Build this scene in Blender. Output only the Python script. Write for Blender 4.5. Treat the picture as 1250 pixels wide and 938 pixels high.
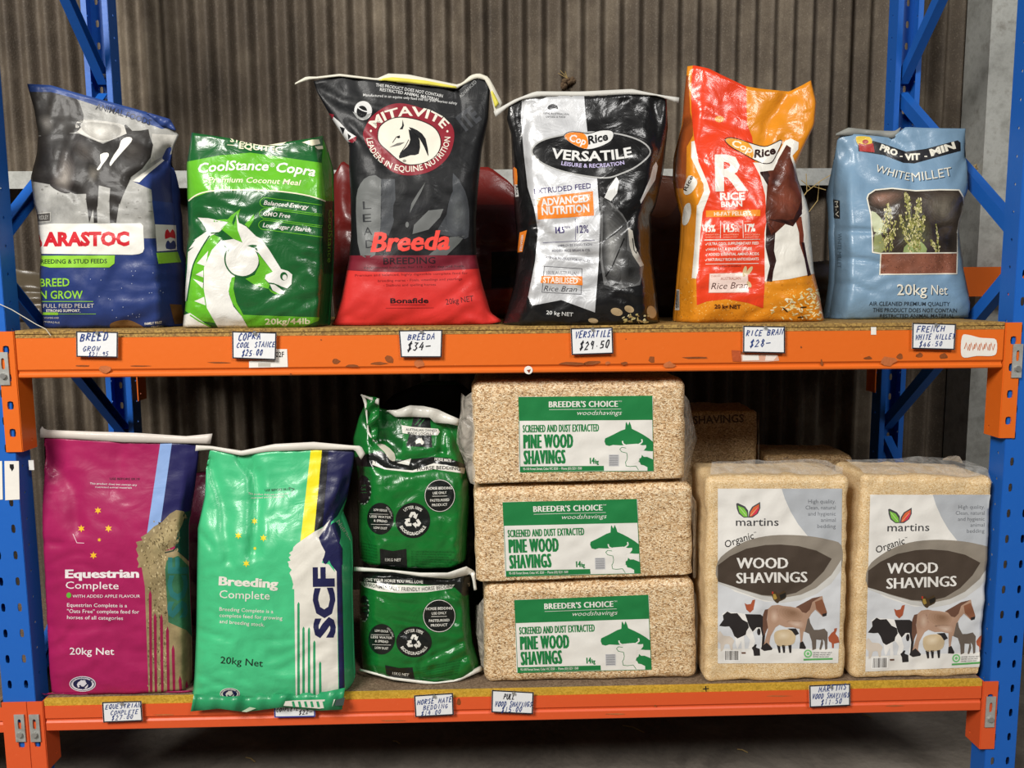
import bpy, bmesh, math, random
import numpy as np
from mathutils import Vector, Matrix, noise
from mathutils.geometry import tessellate_polygon

for _o in list(bpy.data.objects):
    bpy.data.objects.remove(_o, do_unlink=True)
SC = bpy.context.scene
COL = SC.collection
R = math.radians

# ------------------------------------------------------------------ camera
IW, IH, FPX = 1250.0, 938.0, 1011.0
CAM = Vector((1.289, -2.283, 1.171))
CROT = Matrix.Rotation(R(-1.585), 3, 'Z') @ Matrix.Rotation(R(90 - 6.83), 3, 'X') @ Matrix.Rotation(R(-0.435), 3, 'Z')
cd = bpy.data.cameras.new('camera')
cam = bpy.data.objects.new('camera', cd)
COL.objects.link(cam)
cam.matrix_world = Matrix.Translation(CAM) @ CROT.to_4x4()
cd.sensor_fit = 'HORIZONTAL'
cd.sensor_width = 36.0
cd.lens = 36.0 * FPX / IW
cd.clip_start = 0.05
SC.camera = cam

# ------------------------------------------------------------------ light and exposure
SC.view_settings.view_transform = 'Standard'
SC.view_settings.look = 'None'
SC.view_settings.gamma = 1
SC.view_settings.use_curve_mapping = False
SC.view_settings.exposure = 0.0
WORLD_STRENGTH = 0.045
DOOR_ENERGY = 560
DOOR2_ENERGY = 165
DOOR2_POS, DOOR2_SIZE = (3.6, -5.2, 4.7), (1.6, 1.4)
DOOR_POS, DOOR_AIM, DOOR_SIZE = (-2.0, -4.7, 4.8), (1.4, 0.3, 0.6), (2.2, 2.0)

w = bpy.data.worlds.new('shed_daylight')
SC.world = w
w.use_nodes = True
wn = w.node_tree.nodes
wn['Background'].inputs[0].default_value = (1.0, 0.95, 0.88, 1)
wn['Background'].inputs[1].default_value = WORLD_STRENGTH


def area(name, pos, aim, size, energy, col):
    ld = bpy.data.lights.new(name, 'AREA')
    ld.shape = 'RECTANGLE'
    ld.size, ld.size_y = size
    ld.energy = energy
    ld.color = col
    o = bpy.data.objects.new(name, ld)
    COL.objects.link(o)
    o.location = pos
    d = Vector(aim) - Vector(pos)
    o.rotation_euler = d.to_track_quat('-Z', 'Y').to_euler()
    return o


area('doorway_daylight', DOOR_POS, DOOR_AIM, DOOR_SIZE, DOOR_ENERGY, (1.0, 0.97, 0.92))
area('second_opening_daylight', DOOR2_POS, DOOR_AIM, DOOR2_SIZE, DOOR2_ENERGY, (1.0, 0.98, 0.95))


# ------------------------------------------------------------------ photo geometry helpers
def ray(px, py):
    return CROT @ Vector(((px - 625.0) / FPX, -(py - 469.0) / FPX, -1.0))


def at(px, py, Y):
    d = ray(px, py)
    return CAM + d * ((Y - CAM.y) / d.y)


def atz(px, py, Z):
    d = ray(px, py)
    return CAM + d * ((Z - CAM.z) / d.z)


CINV = CROT.transposed()


def pix(p):
    q = CINV @ (Vector(p) - CAM)
    return (625.0 - FPX * q.x / q.z, 469.0 + FPX * q.y / q.z, -q.z)


# ------------------------------------------------------------------ materials
def lin(h):
    h = h.lstrip('#')
    out = []
    for i in (0, 2, 4):
        c = int(h[i:i + 2], 16) / 255.0
        out.append(c / 12.92 if c <= 0.04045 else ((c + 0.055) / 1.055) ** 2.4)
    return (*out, 1.0)


_mats = {}
# finish: roughness, coat, bump strength, bump scale, colour variation, metallic
FIN = {
    'gloss':  (0.38, 0.14, 0.13, 15.0, 0.10, 0.0),
    'vgloss': (0.28, 0.22, 0.20, 15.0, 0.10, 0.0),
    'satin':  (0.46, 0.04, 0.10, 14.0, 0.10, 0.0),
    'poly':   (0.46, 0.06, 0.10, 14.0, 0.12, 0.0),
    'paper':  (0.55, 0.15, 0.05, 30.0, 0.05, 0.0),
    'dust':   (0.65, 0.00, 0.30, 18.0, 0.25, 0.0),
    'foil':   (0.40, 0.15, 0.20, 15.0, 0.08, 0.30),
    'photo':  (0.46, 0.06, 0.10, 14.0, 0.45, 0.0),
    'photog': (0.28, 0.22, 0.20, 15.0, 0.50, 0.0),
    'paint':  (0.42, 0.10, 0.05, 60.0, 0.12, 0.0),
    'flat':   (0.60, 0.00, 0.00, 10.0, 0.00, 0.0),
}


def M(hexc, fin='satin'):
    key = (hexc, fin)
    if key in _mats:
        return _mats[key]
    rough, coat, bs, bsc, var, met = FIN[fin]
    m = bpy.data.materials.new('%s_%s' % (fin, hexc.lstrip('#')))
    m.use_nodes = True
    nt = m.node_tree
    b = nt.nodes['Principled BSDF']
    b.inputs['Roughness'].default_value = rough
    b.inputs['Coat Weight'].default_value = coat
    b.inputs['Coat Roughness'].default_value = 0.12
    b.inputs['Metallic'].default_value = met
    b.inputs['Specular IOR Level'].default_value = 0.22 if fin in ('satin', 'poly', 'photo', 'dust', 'paper', 'flat') else 0.42
    b.inputs['Base Color'].default_value = lin(hexc)
    tc = nt.nodes.new('ShaderNodeTexCoord')
    if var > 0:
        n = nt.nodes.new('ShaderNodeTexNoise')
        n.inputs['Scale'].default_value = 14 if fin in ('photo', 'photog') else 7
        n.inputs['Detail'].default_value = 8
        n.inputs['Roughness'].default_value = 0.65
        nt.links.new(tc.outputs['Object'], n.inputs['Vector'])
        rp = nt.nodes.new('ShaderNodeMapRange')
        rp.inputs[1].default_value, rp.inputs[2].default_value = 0.3, 0.7
        rp.inputs[3].default_value, rp.inputs[4].default_value = 1 - var, 1 + var * 0.6
        nt.links.new(n.outputs[0], rp.inputs[0])
        hs = nt.nodes.new('ShaderNodeHueSaturation')
        hs.inputs['Color'].default_value = lin(hexc)
        nt.links.new(rp.outputs[0], hs.inputs['Value'])
        nt.links.new(hs.outputs[0], b.inputs['Base Color'])
    if bs > 0:
        n2 = nt.nodes.new('ShaderNodeTexNoise')
        n2.inputs['Scale'].default_value = bsc
        n2.inputs['Detail'].default_value = 4
        n2.inputs['Roughness'].default_value = 0.55
        n2.inputs['Distortion'].default_value = 1.2
        nt.links.new(tc.outputs['Object'], n2.inputs['Vector'])
        bp = nt.nodes.new('ShaderNodeBump')
        bp.inputs['Strength'].default_value = bs
        bp.inputs['Distance'].default_value = 0.02
        nt.links.new(n2.outputs[0], bp.inputs['Height'])
        nt.links.new(bp.outputs[0], b.inputs['Normal'])
        nt.links.new(bp.outputs[0], b.inputs['Coat Normal'])
    _mats[key] = m
    return m


def node_mat(name):
    m = bpy.data.materials.new(name)
    m.use_nodes = True
    nt = m.node_tree
    return m, nt, nt.nodes['Principled BSDF']


def ramp(nt, fac, stops):
    r = nt.nodes.new('ShaderNodeValToRGB')
    els = r.color_ramp.elements
    while len(els) < len(stops):
        els.new(0.5)
    for e, (p, c) in zip(els, stops):
        e.position = p
        e.color = lin(c)
    nt.links.new(fac, r.inputs[0])
    return r.outputs[0]


def tex(nt, kind, scale, vec=None, **kw):
    n = nt.nodes.new('ShaderNodeTex' + kind)
    n.inputs['Scale'].default_value = scale
    for k, v in kw.items():
        n.inputs[k].default_value = v
    if vec is not None:
        nt.links.new(vec, n.inputs['Vector'])
    return n


def objvec(nt, scale=(1, 1, 1)):
    tc = nt.nodes.new('ShaderNodeTexCoord')
    mp = nt.nodes.new('ShaderNodeMapping')
    mp.inputs['Scale'].default_value = scale
    nt.links.new(tc.outputs['Object'], mp.inputs[0])
    return mp.outputs[0]


def mix(nt, fac, a, b, mode='MIX'):
    n = nt.nodes.new('ShaderNodeMix')
    n.data_type = 'RGBA'
    n.blend_type = mode
    for s, v in ((n.inputs[0], fac), (n.inputs[6], a), (n.inputs[7], b)):
        if hasattr(v, 'links'):
            nt.links.new(v, s)
        elif isinstance(v, str):
            s.default_value = lin(v)
        else:
            s.default_value = v
    return n.outputs[2]


def bump(nt, b, h, strength, dist):
    n = nt.nodes.new('ShaderNodeBump')
    n.inputs['Strength'].default_value = strength
    n.inputs['Distance'].default_value = dist
    nt.links.new(h, n.inputs['Height'])
    nt.links.new(n.outputs[0], b.inputs['Normal'])
    return n


def shavings(name, cols, scale, rough=0.5):
    m, nt, b = node_mat(name)
    v = objvec(nt, (1, 1, 1.35))
    n0 = tex(nt, 'Noise', 40, v, Detail=3.0)
    vv = nt.nodes.new('ShaderNodeVectorMath')
    vv.operation = 'MULTIPLY_ADD'
    nt.links.new(n0.outputs[1], vv.inputs[0])
    vv.inputs[1].default_value = (0.02, 0.02, 0.02)
    nt.links.new(v, vv.inputs[2])
    vo = tex(nt, 'Voronoi', scale, vv.outputs[0], Randomness=1.0)
    sep = nt.nodes.new('ShaderNodeSeparateColor')
    nt.links.new(vo.outputs['Color'], sep.inputs[0])
    c = ramp(nt, sep.outputs[0], [(0.0, cols[0]), (0.25, cols[1]), (0.6, cols[2]), (1.0, cols[3])])
    n1 = tex(nt, 'Noise', 5, v, Detail=4.0)
    c = mix(nt, ramp(nt, n1.outputs[0], [(0.42, '#000000'), (0.75, '#666666')]), c, cols[1], 'MIX')
    nt.links.new(c, b.inputs['Base Color'])
    b.inputs['Roughness'].default_value = rough
    b.inputs['Coat Weight'].default_value = 0.25
    b.inputs['Coat Roughness'].default_value = 0.25
    bump(nt, b, vo.outputs['Distance'], 0.5, 0.004)
    return m


MAT_PINE = shavings('pine_shavings', ['#7d5b38', '#c49c6c', '#e0c195', '#f6e4c2'], 250)
MAT_FINE = shavings('fine_wood_shavings', ['#c39a62', '#dcb983', '#e8cb9c', '#f3deb8'], 420)
MAT_OLDB = shavings('old_wood_shavings', ['#6e5230', '#a07c4c', '#bc9868', '#d8ba8c'], 260)


def film_mat(name, fac, tint):
    m, nt, b = node_mat(name)
    b.inputs['Base Color'].default_value = lin(tint)
    b.inputs['Roughness'].default_value = 0.18
    v = objvec(nt)
    n = tex(nt, 'Noise', 22, v, Detail=4.0, Distortion=1.5)
    bump(nt, b, n.outputs[0], 0.6, 0.02)
    t = nt.nodes.new('ShaderNodeBsdfTransparent')
    mx = nt.nodes.new('ShaderNodeMixShader')
    mr = nt.nodes.new('ShaderNodeMapRange')
    mr.inputs[1].default_value, mr.inputs[2].default_value = 0.3, 0.7
    mr.inputs[3].default_value, mr.inputs[4].default_value = fac * 0.5, fac * 1.5
    nt.links.new(n.outputs[0], mr.inputs[0])
    nt.links.new(mr.outputs[0], mx.inputs[0])
    nt.links.new(t.outputs[0], mx.inputs[1])
    nt.links.new(b.outputs[0], mx.inputs[2])
    nt.links.new(mx.outputs[0], nt.nodes['Material Output'].inputs[0])
    return m


MAT_FILM = film_mat('clear_plastic_film', 0.42, '#d9d0c2')
MAT_FILM2 = film_mat('thin_clear_film', 0.22, '#e8e6e0')


def steel_paint(name, base, worn, dust, thr=0.62):
    m, nt, b = node_mat(name)
    v = objvec(nt)
    n = tex(nt, 'Noise', 9, v, Detail=9.0, Roughness=0.7)
    n2 = tex(nt, 'Noise', 55, v, Detail=3.0)
    c = mix(nt, ramp(nt, n2.outputs[0], [(0.3, '#000000'), (0.8, '#3a3a3a')]), base, dust)
    c = mix(nt, ramp(nt, n.outputs[0], [(thr, '#000000'), (thr + 0.05, '#cccccc')]), c, worn)
    vo = tex(nt, 'Voronoi', 45, v)
    c = mix(nt, ramp(nt, vo.outputs['Distance'], [(0.05, '#888888'), (0.10, '#000000')]), c, dust)
    nt.links.new(c, b.inputs['Base Color'])
    b.inputs['Roughness'].default_value = 0.42
    b.inputs['Specular IOR Level'].default_value = 0.35
    bump(nt, b, n2.outputs[0], 0.08, 0.005)
    return m


MAT_ORANGE = steel_paint('orange_beam_paint', '#dc671d', '#94441a', '#f08b45', 0.68)
MAT_ORANGE2 = steel_paint('orange_red_beam_paint', '#d9572a', '#9c431d', '#ee7d50', 0.70)
MAT_BLUE = steel_paint('blue_upright_paint', '#1c5fb8', '#123a72', '#3d7cc8', 0.72)

m, nt, b = node_mat('galvanised_steel')
v = objvec(nt)
n = tex(nt, 'Noise', 12, v, Detail=8.0, Roughness=0.7)
nt.links.new(ramp(nt, n.outputs[0], [(0.3, '#8a8a84'), (0.55, '#b1b2ad'), (0.8, '#6f6a60')]), b.inputs['Base Color'])
b.inputs['Metallic'].default_value = 0.35
b.inputs['Roughness'].default_value = 0.55
MAT_GALV = m

m, nt, b = node_mat('dusty_corrugated_iron')
v = objvec(nt)
vs = objvec(nt, (1, 1, 0.12))
n1 = tex(nt, 'Noise', 3.0, v, Detail=10.0, Roughness=0.7)
n2 = tex(nt, 'Noise', 26, vs, Detail=6.0, Roughness=0.6)
n3 = tex(nt, 'Noise', 160, v, Detail=3.0)
c = ramp(nt, n1.outputs[0], [(0.28, '#382f25'), (0.5, '#564b3e'), (0.72, '#7c705f')])
c = mix(nt, ramp(nt, n2.outputs[0], [(0.4, '#000000'), (0.75, '#909090')]), c, '#473b30')
c = mix(nt, ramp(nt, n3.outputs[0], [(0.55, '#000000'), (0.75, '#6a6a6a')]), c, '#c9bda8')
nt.links.new(c, b.inputs['Base Color'])
b.inputs['Roughness'].default_value = 0.75
bump(nt, b, n3.outputs[0], 0.35, 0.004)
MAT_WALL = m

m, nt, b = node_mat('dirty_concrete')
v = objvec(nt)
n1 = tex(nt, 'Noise', 4.0, v, Detail=10.0, Roughness=0.7, Distortion=0.8)
n2 = tex(nt, 'Noise', 40, v, Detail=5.0)
c = ramp(nt, n1.outputs[0], [(0.3, '#5d564e'), (0.5, '#7a7268'), (0.7, '#8d857a')])
c = mix(nt, ramp(nt, n2.outputs[0], [(0.5, '#000000'), (0.75, '#777777')]), c, '#4c463f')
nt.links.new(c, b.inputs['Base Color'])
b.inputs['Roughness'].default_value = 0.85
bump(nt, b, n2.outputs[0], 0.4, 0.01)
MAT_FLOOR = m


def chip_mat(name, cols, dust):
    m, nt, b = node_mat(name)
    v = objvec(nt)
    vo = tex(nt, 'Voronoi', 220, v)
    sep = nt.nodes.new('ShaderNodeSeparateColor')
    nt.links.new(vo.outputs['Color'], sep.inputs[0])
    c = ramp(nt, sep.outputs[0], [(0, cols[0]), (0.5, cols[1]), (1, cols[2])])
    n = tex(nt, 'Noise', 6, v, Detail=8.0, Roughness=0.7)
    c = mix(nt, ramp(nt, n.outputs[0], [(0.4, '#000000'), (0.7, '#999999')]), c, dust)
    nt.links.new(c, b.inputs['Base Color'])
    b.inputs['Roughness'].default_value = 0.8
    bump(nt, b, sep.outputs[0], 0.3, 0.003)
    return m


MAT_BOARD_U = chip_mat('chipboard_edge_upper', ['#76592c', '#9d7b3e', '#b8964f'], '#5e4a2a')
MAT_BOARD_EDGE = chip_mat('yellow_board_edge', ['#b08a1e', '#c89c28', '#d3ab3a'], '#8e6c20')
MAT_BOARD_TOP = chip_mat('dusty_board_top', ['#64503c', '#7a6550', '#8d7861'], '#57483a')


def solid(name, hexc, rough=0.6, metal=0.0):
    m, nt, b = node_mat(name)
    v = objvec(nt)
    n = tex(nt, 'Noise', 30, v, Detail=4.0)
    nt.links.new(mix(nt, ramp(nt, n.outputs[0], [(0.4, '#000000'), (0.8, '#333333')]), hexc, '#777777'), b.inputs['Base Color'])
    b.inputs['Roughness'].default_value = rough
    b.inputs['Metallic'].default_value = metal
    return m


MAT_STRAW = solid('dry_straw', '#b49a62', 0.8)
MAT_NEST = solid('mud_nest', '#5a4630', 0.9)
MAT_PIN = solid('steel_pin', '#b9b9b5', 0.3, 0.7)


# ------------------------------------------------------------------ object helpers
def thing(name, label, cat, loc=(0, 0, 0), group=None):
    o = bpy.data.objects.new(name, None)
    COL.objects.link(o)
    o.location = loc
    o.empty_display_size = 0.05
    tag(o, label, cat, group)
    return o


def tag(o, label, cat, group=None):
    o['label'] = label
    o['category'] = cat
    if group:
        o['group'] = group
    return o


def merge_into(dst, src):
    """add src's faces to dst's mesh (both unrotated) and drop src"""
    d = worldloc(src) - worldloc(dst)
    k = len(dst.data.materials)
    for mm in src.data.materials:
        dst.data.materials.append(mm)
    src.data.transform(Matrix.Translation(d))
    for p_ in src.data.polygons:
        p_.material_index += k
    bm = bmesh.new()
    bm.from_mesh(dst.data)
    bm.from_mesh(src.data)
    bm.to_mesh(dst.data)
    bm.free()
    bpy.data.objects.remove(src, do_unlink=True)


def worldloc(o):
    p = Vector((0, 0, 0))
    while o is not None:
        p = p + Vector(o.location)
        o = o.parent
    return p


def build(name, verts, faces, mats, midx=None, parent=None, smooth=False, normals=None, label=None):
    off = worldloc(parent) if parent is not None else Vector((0, 0, 0))
    me = bpy.data.meshes.new(name)
    me.from_pydata([tuple(Vector(v) - off) for v in verts], [], faces)
    if not isinstance(mats, (list, tuple)):
        mats = [mats]
    for mm in mats:
        me.materials.append(mm)
    if midx is not None:
        me.polygons.foreach_set('material_index', midx)
    if smooth:
        me.polygons.foreach_set('use_smooth', [True] * len(me.polygons))
    me.update()
    if normals is not None:
        me.normals_split_custom_set_from_vertices([tuple(n) for n in normals])
    o = bpy.data.objects.new(name, me)
    COL.objects.link(o)
    if parent is not None:
        o.parent = parent
    if label:
        o['label'] = label
    return o


class MB:
    """collects shapes into one mesh"""
    def __init__(s):
        s.v, s.f, s.m, s.mats = [], [], [], []

    def mi(s, mat):
        if mat not in s.mats:
            s.mats.append(mat)
        return s.mats.index(mat)

    def add(s, verts, faces, mat):
        k = len(s.v)
        s.v += [Vector(x) for x in verts]
        i = s.mi(mat)
        for f in faces:
            s.f.append([a + k for a in f])
            s.m.append(i)

    def box(s, lo, hi, mat):
        x0, y0, z0 = lo
        x1, y1, z1 = hi
        s.add([(x0, y0, z0), (x1, y0, z0), (x1, y1, z0), (x0, y1, z0), (x0, y0, z1), (x1, y0, z1), (x1, y1, z1), (x0, y1, z1)],
              [(0, 3, 2, 1), (4, 5, 6, 7), (0, 1, 5, 4), (1, 2, 6, 5), (2, 3, 7, 6), (3, 0, 4, 7)], mat)

    def prism(s, prof, a, b, mat, axis='x'):
        """closed profile (p,q) extruded along an axis; x: (y,z), z: (x,y)"""
        n = len(prof)
        vs = []
        for t in (a, b):
            for p, q in prof:
                vs.append((t, p, q) if axis == 'x' else (p, q, t))
        fs = [(i, (i + 1) % n, n + (i + 1) % n, n + i) for i in range(n)]
        fs += [tuple(range(n))[::-1], tuple(range(n, 2 * n))]
        s.add(vs, fs, mat)

    def tube(s, pts, r, mat, n=6):
        vs, fs = [], []
        pts = [Vector(p) for p in pts]
        rs = r if isinstance(r, (list, tuple)) else [r] * len(pts)
        for i, p in enumerate(pts):
            d = (pts[min(i + 1, len(pts) - 1)] - pts[max(i - 1, 0)]).normalized()
            u = d.cross(Vector((0.31, 0.2, 0.93))).normalized()
            w_ = d.cross(u)
            for k in range(n):
                a = 2 * math.pi * k / n
                vs.append(p + (u * math.cos(a) + w_ * math.sin(a)) * rs[i])
        for i in range(len(pts) - 1):
            for k in range(n):
                fs.append((i * n + k, i * n + (k + 1) % n, (i + 1) * n + (k + 1) % n, (i + 1) * n + k))
        fs += [tuple(range(n))[::-1], tuple(range((len(pts) - 1) * n, len(pts) * n))]
        s.add(vs, fs, mat)

    def build(s, name, parent=None, smooth=False, label=None, fixn=True):
        o = build(name, s.v, s.f, s.mats, s.m, parent, smooth, None, label)
        if fixn:
            bm = bmesh.new()
            bm.from_mesh(o.data)
            bmesh.ops.recalc_face_normals(bm, faces=bm.faces)
            bm.to_mesh(o.data)
            bm.free()
        return o


# ------------------------------------------------------------------ artwork in photo pixels
_font_cache = {}
_fcurve = bpy.data.curves.new('lettering', 'FONT')
_fobj = bpy.data.objects.new('lettering', _fcurve)
COL.objects.link(_fobj)


def text_tris(body, bold=0.0, shear=0.0, res=2, space=1.0):
    key = (body, bold, shear, res, space)
    if key in _font_cache:
        return _font_cache[key]
    c = _fcurve
    c.body = body
    c.size = 1.0
    c.offset = bold
    c.shear = shear
    c.resolution_u = res
    c.space_character = space
    c.fill_mode = 'BOTH'
    bpy.context.view_layer.update()
    dg = bpy.context.evaluated_depsgraph_get()
    oe = _fobj.evaluated_get(dg)
    me = oe.to_mesh()
    me.calc_loop_triangles()
    n = len(me.vertices)
    co = np.empty(n * 3, np.float32)
    me.vertices.foreach_get('co', co)
    co = co.reshape(-1, 3)[:, :2].copy()
    tr = np.empty(len(me.loop_triangles) * 3, np.int32)
    me.loop_triangles.foreach_get('vertices', tr)
    tr = tr.reshape(-1, 3)
    oe.to_mesh_clear()
    # keep the upper side only (drop duplicates of back cap and rims)
    a = co[tr[:, 0]]; b_ = co[tr[:, 1]]; c_ = co[tr[:, 2]]
    ar = (b_[:, 0] - a[:, 0]) * (c_[:, 1] - a[:, 1]) - (b_[:, 1] - a[:, 1]) * (c_[:, 0] - a[:, 0])
    tr = tr[ar > 1e-9]
    _font_cache[key] = (co, tr)
    return co, tr


_co, _ = text_tris('H')
CAPH = float(_co[:, 1].max())

STROKES = {
    'A': [[(0, 0), (.5, 1), (1, 0)], [(.2, .38), (.85, .42)]],
    'B': [[(.05, 0), (.1, 1)], [(.0, .95), (.8, .85), (.75, .6), (.1, .5), (.95, .38), (.8, .05), (0, 0)]],
    'C': [[(1, .85), (.55, 1), (.1, .6), (.15, .15), (.55, 0), (1, .15)]],
    'D': [[(.1, 0), (.1, 1)], [(0, 1), (.7, .9), (1, .5), (.7, .08), (0, 0)]],
    'E': [[(1, 1), (.1, .97), (.05, 0), (1, .03)], [(.1, .5), (.8, .53)]],
    'F': [[(1, 1), (.1, .97), (.05, 0)], [(.1, .5), (.75, .53)]],
    'G': [[(1, .85), (.5, 1), (.05, .5), (.5, 0), (.95, .15), (.95, .45), (.6, .45)]],
    'H': [[(.05, 1), (0, 0)], [(.95, 1), (.95, 0)], [(0, .5), (.95, .55)]],
    'I': [[(.5, 1), (.5, 0)]],
    'K': [[(0, 1), (0, 0)], [(1, 1), (0, .45), (1, 0)]],
    'L': [[(.05, 1), (0, 0), (.9, .03)]],
    'M': [[(0, 0), (.1, 1), (.5, .35), (.9, 1), (1, 0)]],
    'N': [[(0, 0), (.05, 1), (.95, 0), (1, 1)]],
    'O': [[(.5, 1), (.05, .6), (.15, .1), (.6, 0), (1, .45), (.85, .9), (.5, 1)]],
    'P': [[(.05, 0), (.1, 1), (.85, .9), (.85, .55), (.1, .45)]],
    'Q': [[(.5, 1), (.05, .6), (.15, .1), (.6, 0), (1, .45), (.85, .9), (.5, 1)], [(.6, .3), (1, -.1)]],
    'R': [[(.05, 0), (.1, 1), (.85, .9), (.85, .6), (.1, .5), (1, 0)]],
    'S': [[(.95, .88), (.5, 1), (.1, .78), (.85, .35), (.6, .02), (0, .12)]],
    'T': [[(0, .97), (1, 1)], [(.5, 1), (.45, 0)]],
    'U': [[(0, 1), (.05, .2), (.5, 0), (.95, .2), (1, 1)]],
    'V': [[(0, 1), (.45, 0), (1, 1)]],
    'W': [[(0, 1), (.2, 0), (.5, .7), (.75, 0), (1, 1)]],
    '$': [[(.95, .85), (.5, 1), (.1, .75), (.85, .3), (.5, .05), (0, .15)], [(.65, 1.2), (.35, -.15)]],
    '0': [[(.5, 1), (.1, .6), (.2, .1), (.6, 0), (.9, .45), (.8, .9), (.5, 1)]],
    '1': [[(.35, .8), (.55, 1), (.5, 0)]],
    '2': [[(.05, .8), (.5, 1), (.9, .7), (.05, 0), (1, .05)]],
    '3': [[(.05, .95), (.85, .9), (.4, .55), (.9, .3), (.5, 0), (0, .1)]],
    '4': [[(.6, 1), (0, .35), (1, .38)], [(.75, .7), (.65, -.05)]],
    '5': [[(.95, 1), (.2, .97), (.15, .55), (.8, .5), (.85, .1), (0, .02)]],
    '6': [[(.8, 1), (.2, .6), (.1, .15), (.6, 0), (.9, .3), (.2, .45)]],
    '7': [[(0, .97), (1, 1), (.4, 0)]],
    '8': [[(.8, .85), (.4, 1), (.15, .75), (.85, .3), (.5, 0), (.1, .25), (.8, .85)]],
    '9': [[(.85, .9), (.4, 1), (.15, .7), (.5, .5), (.9, .9), (.8, 0)]],
    '-': [[(0, .42), (1.3, .46)]],
    '.': [[(.4, .3), (.6, .3)]],
    "'": [[(.5, 1.1), (.4, .8)]],
}


def smooth_pts(pts, closed=True, n=4):
    P = [Vector((p[0], p[1])) for p in pts]
    N = len(P)
    out = []
    rng = range(N) if closed else range(N - 1)
    for i in rng:
        if closed:
            a, b_, c_, d = P[(i - 1) % N], P[i], P[(i + 1) % N], P[(i + 2) % N]
        else:
            a, b_, c_, d = P[max(i - 1, 0)], P[i], P[i + 1], P[min(i + 2, N - 1)]
        for k in range(n):
            t = k / n
            q = 0.5 * ((2 * b_) + (c_ - a) * t + (2 * a - 5 * b_ + 4 * c_ - d) * t * t + (3 * b_ - a - 3 * c_ + d) * t ** 3)
            out.append((q.x, q.y))
    if not closed:
        out.append((P[-1].x, P[-1].y))
    return out


def quadmap(src, dst):
    """projective map of the plane from quad src to quad dst"""
    A, B = [], []
    for (x, y), (u, v_) in zip(src, dst):
        A.append([x, y, 1, 0, 0, 0, -u * x, -u * y]); B.append(u)
        A.append([0, 0, 0, x, y, 1, -v_ * x, -v_ * y]); B.append(v_)
    h = np.linalg.solve(np.array(A, float), np.array(B, float))

    def f(p):
        x, y = p[0], p[1]
        wq = h[6] * x + h[7] * y + 1
        return ((h[0] * x + h[1] * y + h[2]) / wq, (h[3] * x + h[4] * y + h[5]) / wq)
    return f


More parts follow.
